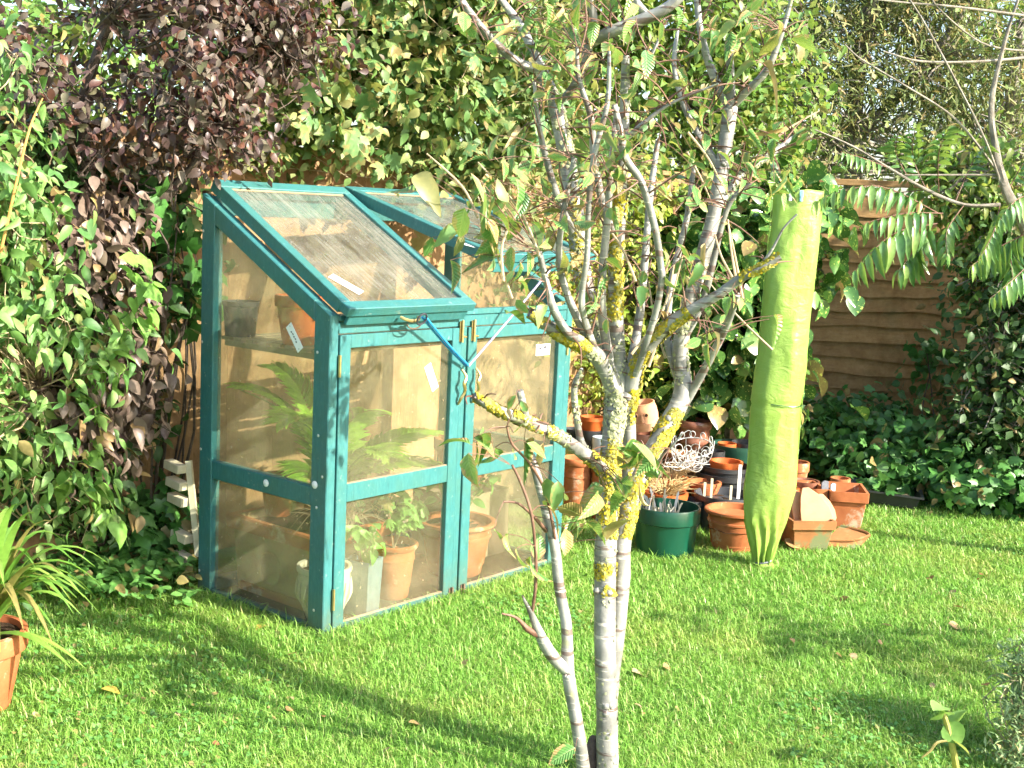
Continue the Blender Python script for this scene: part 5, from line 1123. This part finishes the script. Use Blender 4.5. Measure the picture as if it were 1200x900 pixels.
# ground cover bed at left
bed = thing('ground_cover_bed', 'low patch of round-leaved ground cover at the foot of the left shrubs', 'ground cover', (-1.5, 4.7, 0))
n = 4200; XY = []
for a, b in RNG.random((12000, 2)):
    px, py = a*240-10, 590+b*135
    lim = 590+ (px > 150)*20
    if py > 712-abs(px-110)*.15 and RNG.random() > .15: continue
    g = ground(px, py); XY.append((g.x, g.y))
    if len(XY) >= n: break
XY = A_(XY); hgt = .04+.10*np.clip((XY[:, 1]-4.1)/.9, 0, 1)*RNG.random(len(XY))+.05*RNG.random(len(XY))
P = np.column_stack([XY, hgt]); S = RNG.uniform(.028, .05, len(P)); Rf = frames(len(P), None, wu=1.3, ws=.6, wr=.45, hang=.2)
vis = pick_visible(P, S, 300, 9); place_leaves('leaf', mesh_of(oval_wide, 'leaf', M['cover']), P[vis], Rf[vis], S[vis], bed)
mk = np.ones(len(P), bool); mk[vis] = False; merged('foliage', oval_wide[0], oval_wide[1], P[mk], Rf[mk], S[mk], M['cover'], bed)

# ------------------------------------------------------------------ middle planting
plant('variegated_euonymus', 'yellow-green variegated shrub glowing behind the cherry trunk', 'shrub', (.75, 7.0, 0), [pb(660, 290, 6.7, .28, .2, .25), pb(640, 360, 6.6, .25, .2, .2), pb(740, 330, 6.8, .25, .2, .35), pb(700, 420, 6.8, .35, .2, .3), pb(740, 240, 6.9, .25, .2, .2), pb(600, 310, 6.5, .15, .12, .2)],
      8000, .042, M['euon'], oval, 300, 10, .07, .4, 2.2, .12, 2.5, 'bark_dark', [(pp((690, 520, 7.0), (690, 400, 6.9), (700, 260, 6.9)), [.03, .02, .01])], 120, lo=small)
plant('spotted_laurel', 'glossy spotted laurel bush left of the lime sleeve', 'shrub', (1.45, 7.2, 0), [pb(850, 400, 6.9, .24, .2, .24), pb(830, 340, 6.9, .24, .2, .22), pb(850, 450, 6.9, .2, .18, .15), pb(860, 280, 7.0, .25, .2, .25), pb(800, 430, 6.9, .16, .15, .22), pb(780, 300, 7.0, .2, .15, .25), pb(945, 300, 6.9, .13, .12, .22), pb(890, 440, 6.9, .2, .2, .25), pb(900, 230, 7.4, .25, .2, .14), pb(950, 250, 7.2, .1, .1, .1)],
      2900, .115, M['aucuba'], oval_wide, 300, 6, .10, .9, 2.2, .08, 2.5, 'bark_dark', [(pp((850, 540, 7.1), (850, 430, 7.0), (850, 300, 7.0)), [.03, .022, .01])], 90, trad=.005)
plant('ash_sapling', 'light green leafy tree rising behind the cherry branches', 'tree', (1.0, 7.9, 0), [pb(700, 170, 7.3, .45, .3, .35), pb(820, 150, 7.4, .5, .35, .35), pb(700, 40, 7.4, .55, .4, .35), pb(830, 30, 7.5, .55, .4, .35), pb(620, 230, 7.2, .3, .25, .25), pb(760, -60, 7.5, .8, .4, .4), pb(840, 220, 7.3, .3, .2, .2), pb(900, 110, 7.5, .3, .3, .3)],
      13000, .062, M['tree_g'], oval, 300, 9, .11, .6, 2.0, .10, 1.9, 'bark_grey', [([Vector((1.0, 7.9, 0))]+pp((760, 400, 7.8), (745, 200, 7.6), (740, 60, 7.5), (745, -60, 7.5)), [.06, .055, .045, .035, .02]), (pp((748, 230, 7.6), (800, 120, 7.5), (860, 20, 7.5)), [.035, .025, .012]), (pp((748, 180, 7.6), (690, 100, 7.4), (650, 10, 7.4)), [.03, .022, .01])], 260, lo=small, trad=.005)
# ------------------------------------------------------------------ right background
plant('wispy_conifer', 'olive wispy tree with bare twigs above the brown fence', 'tree', (3.1, 9.6, 0), [pb(950, 120, 9.2, .6, .5, .55), pb(1080, 110, 9.3, .6, .5, .55), pb(1180, 90, 9.3, .6, .5, .6), pb(930, 30, 9.3, .6, .5, .4), pb(1060, 0, 9.3, .7, .5, .45), pb(920, 200, 9.1, .4, .35, .2), pb(1180, 200, 9.2, .5, .4, .35), pb(1060, -80, 9.3, 1.0, .5, .4), pb(1010, 195, 9.2, .4, .3, .12)],
      17000, .085, M['conifer'], spray, 300, 14, .11, .7, 1.8, .25, 1.5, 'bark_grey', [([Vector((3.1, 9.6, 0))]+pp((1010, 300, 9.5), (1000, 180, 9.4), (1010, 50, 9.3), (1040, -60, 9.3)), [.09, .08, .07, .05, .03]), (pp((1003, 200, 9.4), (930, 100, 9.3), (900, 0, 9.2)), [.04, .03, .015]), (pp((1005, 160, 9.4), (1090, 70, 9.3), (1150, -20, 9.3)), [.04, .03, .015]), (pp((1200, 330, 9.4), (1180, 180, 9.3), (1200, 20, 9.3)), [.06, .05, .03])], 420, lo=needle, trad=.006, seed=3)
plant('garden_tree', 'tall green tree filling the background behind the wispy conifer', 'tree', (5.0, 12.0, 0), [pb(900, 60, 11.5, .9, .5, .8), pb(1130, 170, 11.5, .8, .5, .4), pb(1190, 60, 11.8, .9, .5, .8), pb(960, 200, 11.5, .6, .4, .25), pb(800, 120, 11.2, .8, .5, .8)],
      5500, .10, M['tree_g'], oval, 120, 9, .17, .6, 2.0, .26, 1.3, 'bark_grey', [([Vector((5.0, 12.0, 0))]+pp((1130, 200, 12), (1120, 0, 11.8)), [.12, .1, .07])], 120, lo=small, trad=.008, seed=9)
plant('background_tree', 'leafy tree behind the fence beyond the climbers and the plum', 'tree', (-1.5, 8.5, 0), [pb(60, 80, 8.0, .8, .5, .7), pb(250, 60, 8.2, .8, .5, .7), pb(430, 60, 8.3, .8, .5, .7), pb(600, 60, 8.5, .8, .5, .7), pb(150, 180, 7.8, .6, .4, .4), pb(-60, 120, 7.5, .7, .5, .8), pb(520, 180, 8.3, .7, .4, .3), pb(330, 180, 8.3, .7, .4, .3)],
      13000, .080, M['tree_g'], oval, 120, 9, .15, .6, 2.0, .13, 1.3, 'bark_dark', [([Vector((-1.5, 8.5, 0))]+pp((300, 200, 8.5), (290, 20, 8.4)), [.1, .08, .05]), (pp((296, 120, 8.5), (450, 0, 8.4)), [.05, .03]), (pp((296, 150, 8.5), (120, 20, 8.3)), [.05, .03])], 160, lo=small, trad=.007, seed=13)
plant('arching_shrub', 'light green arching shrub covering the top of the grey fence', 'shrub', (3.6, 7.6, 0), [pb(1120, 235, 7.4, .16, .15, .10), pb(1170, 240, 7.3, .25, .2, .14), pb(1190, 290, 7.2, .22, .18, .16), pb(1110, 190, 7.5, .2, .15, .08), pb(1140, 300, 7.4, .12, .12, .12), pb(1195, 180, 7.4, .25, .2, .15)],
      2600, .060, M['tree_g'], oval_n, 300, 8, .07, .9, 1.8, .22, 2.6, 'bark_grey', [([Vector((3.6, 7.6, 0))]+pp((1180, 400, 7.5), (1165, 280, 7.4), (1140, 200, 7.4)), [.03, .025, .018, .008])], 140, trad=.0035, seed=21)
# shaded hedge and ivy at right
plant('dark_hedge', 'shaded dark shrub with dry stems in the right corner', 'shrub', (3.6, 7.3, 0), [pb(1185, 420, 7.0, .36, .35, .35), pb(1190, 330, 7.1, .35, .3, .3), pb(1155, 490, 7.0, .30, .3, .22), pb(1190, 500, 6.8, .35, .3, .25), pb(1155, 360, 7.4, .18, .2, .2), pb(1290, 420, 7.0, .5, .4, .6)],
      6500, .058, M['hedge'], oval, 300, 9, .09, .6, 1.8, .18, 2.0, 'bark_grey', [([Vector((3.6, 7.3, 0))]+pp((1160, 450, 7.2), (1180, 330, 7.2)), [.04, .03, .012])], 260, lo=small, trad=.004)
plant('ivy_bank', 'low dark green ivy bank below the brown fence', 'ground cover', (2.6, 7.5, 0), [pb(1000, 492, 7.7, .45, .25, .09), pb(1100, 530, 7.2, .55, .35, .16), pb(990, 530, 7.3, .35, .3, .10), pb(1180, 570, 6.7, .5, .35, .12), pb(950, 510, 7.5, .2, .2, .15), pb(1060, 560, 6.9, .4, .3, .07), pb(1085, 420, 7.9, .08, .08, .25)],
      6500, .062, M['ivy'], ivyt, 300, 8, .07, .3, 1.6, .08, 2.2, 'bark_dark', None, 100, zmin=.02, wo=.9, lo=oval_wide)
# staghorn-leaved tree with pinnate fronds
su = thing('pinnate_leaf_tree', 'small tree with long feathery pinnate leaves hanging before the fence', 'tree', (2.45, 5.75, 0))
TB = [(([Vector((2.62, 5.7, 0))]+pp((1225, 420, 5.6), (1205, 280, 5.55), (1180, 225, 5.5), (1168, 180, 5.5), (1162, 120, 5.5), (1180, 40, 5.5), (1200, -20, 5.5))), [.04, .035, .026, .022, .016, .012, .008, .005]),
      (pp((1172, 240, 5.5), (1130, 240, 5.5), (1085, 222, 5.5), (1040, 196, 5.5), (1000, 172, 5.5), (955, 152, 5.5)), [.009, .008, .007, .006, .005, .003]),
      (pp((1176, 225, 5.5), (1155, 165, 5.45), (1120, 95, 5.4), (1085, 30, 5.4), (1060, -10, 5.4)), [.006, .005, .005, .004, .003]),
      (pp((1168, 200, 5.5), (1120, 140, 5.45), (1060, 100, 5.4), (1010, 70, 5.4), (990, 52, 5.4)), [.006, .005, .004, .0035, .002]),
      (pp((1215, 66, 5.6), (1150, 72, 5.5), (1080, 72, 5.4), (1035, 60, 5.35)), [.007, .006, .005, .003]), (pp((1215, 20, 5.5), (1120, 8, 5.4), (1060, 3, 5.4), (980, -6, 5.3)), [.006, .005, .004, .003]),
      (pp((1200, 60, 5.6), (1150, 50, 5.5), (1100, 10, 5.4), (1090, -10, 5.4)), [.005, .004, .003, .003]), (pp((1170, 205, 5.5), (1120, 205, 5.5), (1060, 205, 5.5)), [.006, .004, .003])]
for i, (P_, r_) in enumerate(TB): MB().tube(P_, r_, 8, 5, .05).obj('trunk' if i == 0 else 'branch', M['bark_grey'], su, True, world=True)
for (a, b, c_, nl, ll, dr) in (((1100, 250), (1030, 218), (962, 232), 11, .10, .9), ((1098, 262), (1045, 275), (998, 322), 10, .135, 1.0), ((1095, 255), (1075, 290), (1052, 318), 8, .13, 1.0), ((1105, 250), (1060, 250), (1012, 262), 9, .10, .8),
      ((1085, 222), (1070, 185), (1072, 150), 9, .075, .1), ((1100, 225), (1100, 180), (1112, 150), 9, .085, .1), ((1062, 205), (1050, 180), (1052, 158), 8, .075, .1), ((1120, 235), (1140, 190), (1160, 170), 8, .08, .2), ((1172, 240), (1165, 270), (1150, 300), 8, .10, .9),
      ((1215, 268), (1170, 290), (1138, 312), 10, .11, .9), ((1215, 300), (1190, 325), (1160, 350), 9, .10, .9), ((1215, 225), (1190, 235), (1170, 260), 8, .10, .8), ((1130, 240), (1110, 270), (1110, 300), 7, .09, .8), ((1040, 196), (1010, 185), (985, 178), 8, .07, .4), ((1085, 222), (1050, 225), (1020, 215), 9, .08, .7), ((1180, 225), (1200, 190), (1215, 170), 8, .08, .3), ((1200, 270), (1185, 300), (1190, 340), 8, .10, .9)):
    Y = 5.45+random.uniform(-.15, .12)
    frond(su, [at(*a, 5.5), at(*b, Y), at(*c_, Y-.08)], nl, ll, 'sumac', sum_t, droop=dr*1.5, r=.0028, vee=-.1)
leaf_p = [pb(1150, 200, 5.6, .22, .15, .12), pb(1100, 235, 5.6, .2, .12, .08)]

# ------------------------------------------------------------------ foreground right and left corners
hb = ground(1195, 890); plant('lavender_bush', 'small grey-green lavender bush in the bottom right corner', 'shrub', (hb.x, hb.y, 0), [(hb.x+.03, hb.y-.02, .12, .13, .12, .13), (hb.x+.10, hb.y+.02, .18, .12, .12, .14), (hb.x-.02, hb.y-.1, .06, .1, .1, .08), (hb.x+.10, hb.y+.08, .24, .16, .14, .12)],
      6500, .026, M['herb'], lance2, 300, 16, .02, -.9, 1.6, .05, 6, 'twig_pale', None, 50, trad=.0014, cell=6)
sp_ = ground(1122, 912)
sg = thing('spindly_seedling', 'pale lime seedling with drooping leaves at the bottom right', 'plant', (sp_.x, sp_.y, 0))
MB().tube([(sp_.x, sp_.y, 0), at(1118, 885, 3.22), at(1110, 850, 3.2), at(1104, 832, 3.2)], [.010, .009, .008, .004], 8, 4).obj('stem', M['yellow_leaf'], sg, True, world=True)
Pn = pp((1104, 832, 3.2), (1106, 828, 3.2), (1112, 838, 3.2), (1120, 850, 3.2), (1098, 838, 3.2), (1114, 866, 3.2), (1108, 845, 3.2)); n = len(Pn)
Rf = frames(n, None, wu=.7, ws=.5, wr=.6, hang=.2); place_leaves('leaf', mesh_of(oval_wide, 'leaf', M['pale_leaf']), A_([tuple(p) for p in Pn]), Rf, RNG.uniform(.055, .08, n), sg)
MB().tube([at(1112, 868, 3.2), at(1098, 870, 3.18), at(1090, 880, 3.17), at(1080, 888, 3.16)], [.003, .004, .004, .0015], 6, 3).obj('leaf_stalk', M['pale_leaf'], sg, True, world=True)
# strap-leaved plant in pot, left edge
ap = at(-8, 735, 3.45); 
agp = pot('flower_pot', 'terracotta pot of strap-leaved plant cut off by the left edge', (ap.x-.06, 3.45, 0), .15, ap.z-.01, 'terra', 'rim', .92)
ag = thing('strap_leaf_plant', 'agapanthus with long arching green leaves in the left edge pot', 'pot plant', (ap.x-.02, 3.45, ap.z-.03))
c0 = Vector((ap.x-.02, 3.45, ap.z-.03))
tips = [(78, 650, 660, 600), (85, 785, 50, 720), (100, 783, 40, 735), (60, 610, 20, 600), (90, 700, 40, 640), (70, 670, 30, 615), (100, 690, 50, 640), (40, 600, 10, 590), (95, 720, 50, 660), (20, 590, 5, 600), (65, 740, 40, 690)]
for k in range(52):
    if k < len(tips) and k > 0: tx, ty = tips[k][0], tips[k][1]; e = at(tx, ty, 3.3+random.uniform(-.1, .15)); m_ = c0.lerp(e, .5)+Vector((0, 0, .10 if ty < 760 else .05))
    else:
        a_ = random.uniform(0, 2*PI); L = random.uniform(.16, .34); e = c0+Vector((L*math.cos(a_), L*math.sin(a_), random.uniform(-.02, .30))); m_ = c0.lerp(e, .45)+Vector((0, 0, .15))
    n_ = 9; vs = []
    for i in range(n_+1):
        t_ = i/n_; p = c0*(1-t_)**2+(m_*2-(c0+e)*.5)*2*t_*(1-t_)+e*t_*t_; tg = ((m_*2-(c0+e)*.5)-c0)*(1-t_)+(e-(m_*2-(c0+e)*.5))*t_
        sd_ = tg.cross(Vector((0, 0, 1))).normalized(); w_ = .0145*(1-t_**3)+.0005
        vs += [p-sd_*w_-c0, p-Vector((0, 0, .003))-c0, p+sd_*w_-c0]
    fs = [f for i in range(n_) for f in ((i*3, i*3+1, i*3+4, i*3+3), (i*3+1, i*3+2, i*3+5, i*3+4))]
    MB().add(vs, fs).obj('leaf', M['strap'], ag, True)

# ------------------------------------------------------------------ trees standing outside the picture, right
plant('off_frame_tree', 'dense evergreen shrub standing beyond the right edge of the lawn', 'shrub', (5.6, 6.7, 0), [(5.6, 6.7, 1.6, 1.0, .9, 1.6), (6.0, 6.3, 2.9, 1.0, .8, 1.0), (4.9, 6.3, .9, .7, .6, .9), (6.2, 5.6, .8, .9, .6, .8)],
      7500, .16, M['hedge'], oval, 0, 9, .22, .6, 1.5, .0, 1, 'bark_dark', [([(5.6, 6.7, 0), (5.6, 6.7, 1.5), (5.8, 6.6, 2.6)], [.1, .08, .04])], 40, lo=oval, trad=.01)
plant('young_tree', 'sparse young tree standing off to the right of the lawn', 'tree', (3.6, 3.1, 0), [(3.6, 3.1, 1.5, .4, .3, .3), (4.0, 3.3, 1.1, .3, .3, .25), (3.4, 2.8, 1.0, .3, .25, .25)],
      230, .08, M['tree_g'], oval, 0, 7, .12, .6, 2, .1, 1, 'bark_grey', [([(3.6, 3.1, 0), (3.62, 3.1, 1.0), (3.55, 3.1, 1.7)], [.03, .025, .015])], 25, lo=oval, trad=.004)

# ------------------------------------------------------------------ lawn
def lawn(n, tries=1):
    # rejection-sample lawn points, denser close to the camera
    out = []
    while sum(len(o) for o in out) < n:
        y = 2.65+(RNG.random(400000)**1.35)*5.0; x = RNG.uniform(-2.8, 3.9, 400000)
        ok = np.abs(x) < .44*y+.5
        u = FU; fn = A_((u.y, -u.x)); dist = (x-FA0.x)*fn[0]+(y-FA0.y)*fn[1]
        ok &= dist > .12
        lx = (x-O.x)*GX.x+(y-O.y)*GX.y; ly = (x-O.x)*GY.x+(y-O.y)*GY.y
        ok &= ~((lx > .0) & (lx < W) & (ly > 0.01) & (ly < D+.3))
        ok &= ~((x > 1.7) & (y > 7.0)) & ~((x < 1.7) & (x > -.1) & (y > 6.1))
        ok &= ~((x < -1.15) & (y > 4.55)&(RNG.random(len(x)) < .75))
        # thin in picture-invisible margins
        ok &= (np.abs(x) < .43*y) | (RNG.random(len(x)) < .35)
        out.append(np.column_stack([x, y])[ok])
    return np.concatenate(out)[:n]
NG = 430000
XY = lawn(NG); n = len(XY)
pat = A_([mnoise.noise(Vector((a*1.7, b*1.7, 0))) for a, b in XY[::40]]); pat = np.repeat(pat, 40)[:n]
# heights: longer beside the greenhouse, pots and bed
lx = (XY[:, 0]-O.x)*GX.x+(XY[:, 1]-O.y)*GX.y; ly = (XY[:, 0]-O.x)*GY.x+(XY[:, 1]-O.y)*GY.y
near = np.exp(-np.clip(-ly, 0, 9)*9)*((lx > -.3) & (lx < W+.2)) + np.exp(-np.clip(-lx, 0, 9)*9)*((ly > -.2) & (ly < D+.1))
near = np.clip(near + np.exp(-((XY[:, 1]-5.35)/.22)**2)*((XY[:, 0] > .4) & (XY[:, 0] < 1.9)), 0, 1)
hh = .017+.016*RNG.random(n)+.030*near*RNG.random(n)+.034*(RNG.random(n)**8)+.012*np.clip(pat, -.5, .6); dist = np.hypot(XY[:, 0], XY[:, 1])
wd = .0006+.00026*dist*(.7+.6*RNG.random(n))
az = RNG.uniform(0, 2*PI, n); bend = RNG.uniform(.3, 1.3, n); rnd = np.where(RNG.random(n) < .045+.06*np.clip(pat, 0, 1), RNG.uniform(.94, .999, n), RNG.random(n)*.92)
c_, s_ = np.cos(az), np.sin(az); px_, py_ = -s_, c_
base = np.column_stack([XY, np.full(n, -.004)])
def off(f, u, wmul):   # f forward amount, u height, wmul width sign
    return base + np.column_stack([c_*f+px_*wd*wmul, s_*f+py_*wd*wmul, u])
V = np.stack([off(0*hh, 0*hh, -1), off(0*hh, 0*hh, 1), off(bend*hh*.35, hh*.62, -.8), off(bend*hh*.35, hh*.62, .8), off(bend*hh*.95, hh*(1.0-.25*bend), 0)], 1).reshape(-1, 3).astype(np.float32)
me = bpy.data.meshes.new('grass'); me.vertices.add(n*5); me.vertices.foreach_set('co', V.reshape(-1))
loops = (A_([0, 1, 3, 2, 2, 3, 4])[None, :]+(np.arange(n)*5)[:, None]).reshape(-1).astype(np.int32)
me.loops.add(n*7); me.loops.foreach_set('vertex_index', loops); me.polygons.add(n*2)
me.polygons.foreach_set('loop_start', (A_([0, 4])[None, :]+(np.arange(n)*7)[:, None]).reshape(-1).astype(np.int32))
a_ = me.attributes.new('rnd', 'FLOAT', 'POINT'); a_.data.foreach_set('value', np.repeat(rnd, 5).astype(np.float32))
me.materials.append(M['grass']); me.update(calc_edges=True)
go = bpy.data.objects.new('lawn_grass', me); link(go); tag(go, 'short sunlit green lawn grass covering the foreground', 'grass', kind='stuff')
# clover and small weeds in the lawn
XY = lawn(22000); nz = A_([mnoise.noise(Vector((a*1.4+7, b*1.4, 2))) for a, b in XY]); ok = (nz > .25) | ((XY[:, 0] < -.6) & (RNG.random(len(XY)) < .5)) ; XY = XY[ok]; n = len(XY)
P = np.column_stack([XY, RNG.uniform(.012, .032, n)]); Rf = frames(n, None, wu=1.4, ws=.5, wr=.4, hang=0)
tag(merged('clover', oval_wide[0][::1], oval_wide[1], P, Rf, RNG.uniform(.010, .020, n), M['cover'], None), 'patches of small clover leaves growing through the lawn', 'clover')
# fallen leaves
fm = {k: mesh_of(oval_wide, 'fallen_leaf', M[k]) for k in ('fallen', 'fallen_y', 'fallen_p')}
def fleaf(px, py, sz, mat, label, group=None, flat=.25):
    g = ground(px, py); o = bpy.data.objects.new('fallen_leaf', fm[mat]); link(o, None, (g.x, g.y, .030)); s = sz*g.y/FPX; o.scale = (s, s, s)
    o.rotation_euler = (random.uniform(-flat, flat)-.15, random.uniform(-flat, flat), random.uniform(0, 6.28)); tag(o, label, 'leaf', group)
fleaf(118, 818, 26, 'fallen_y', 'yellow fallen leaf on the lawn near the bottom left')
fleaf(312, 742, 18, 'fallen_y', 'small yellow leaf in the grass below the greenhouse side')
fleaf(740, 797, 24, 'fallen_p', 'pale buff leaf on the lawn just right of the cherry trunk')
fleaf(170, 690, 22, 'fallen_p', 'large pale dry leaf beside the ground cover bed')
fleaf(155, 684, 18, 'fallen_p', 'paler second dry leaf touching the ground cover bed')
fleaf(226, 700, 24, 'fallen_p', 'cream dry leaf litter piece at the greenhouse back corner')
fleaf(936, 650, 22, 'fallen', 'curled brown leaf at the foot of the weathered planter', None, .8)
fleaf(1110, 740, 20, 'fallen', 'russet leaf on the open lawn at right')
fleaf(478, 858, 18, 'fallen', 'brown leaf at the bottom centre of the lawn')
rr = random.Random(5)
for i in range(46):
    px, py = rr.uniform(20, 1180), rr.uniform(680, 890)
    if 300 < px < 660 and py < 760: continue
    fleaf(px, py, rr.uniform(7, 14), rr.choice(['fallen', 'fallen', 'fallen_p']), 'small brown fallen leaf scattered on the lawn', 'small fallen leaves on the lawn', .5)
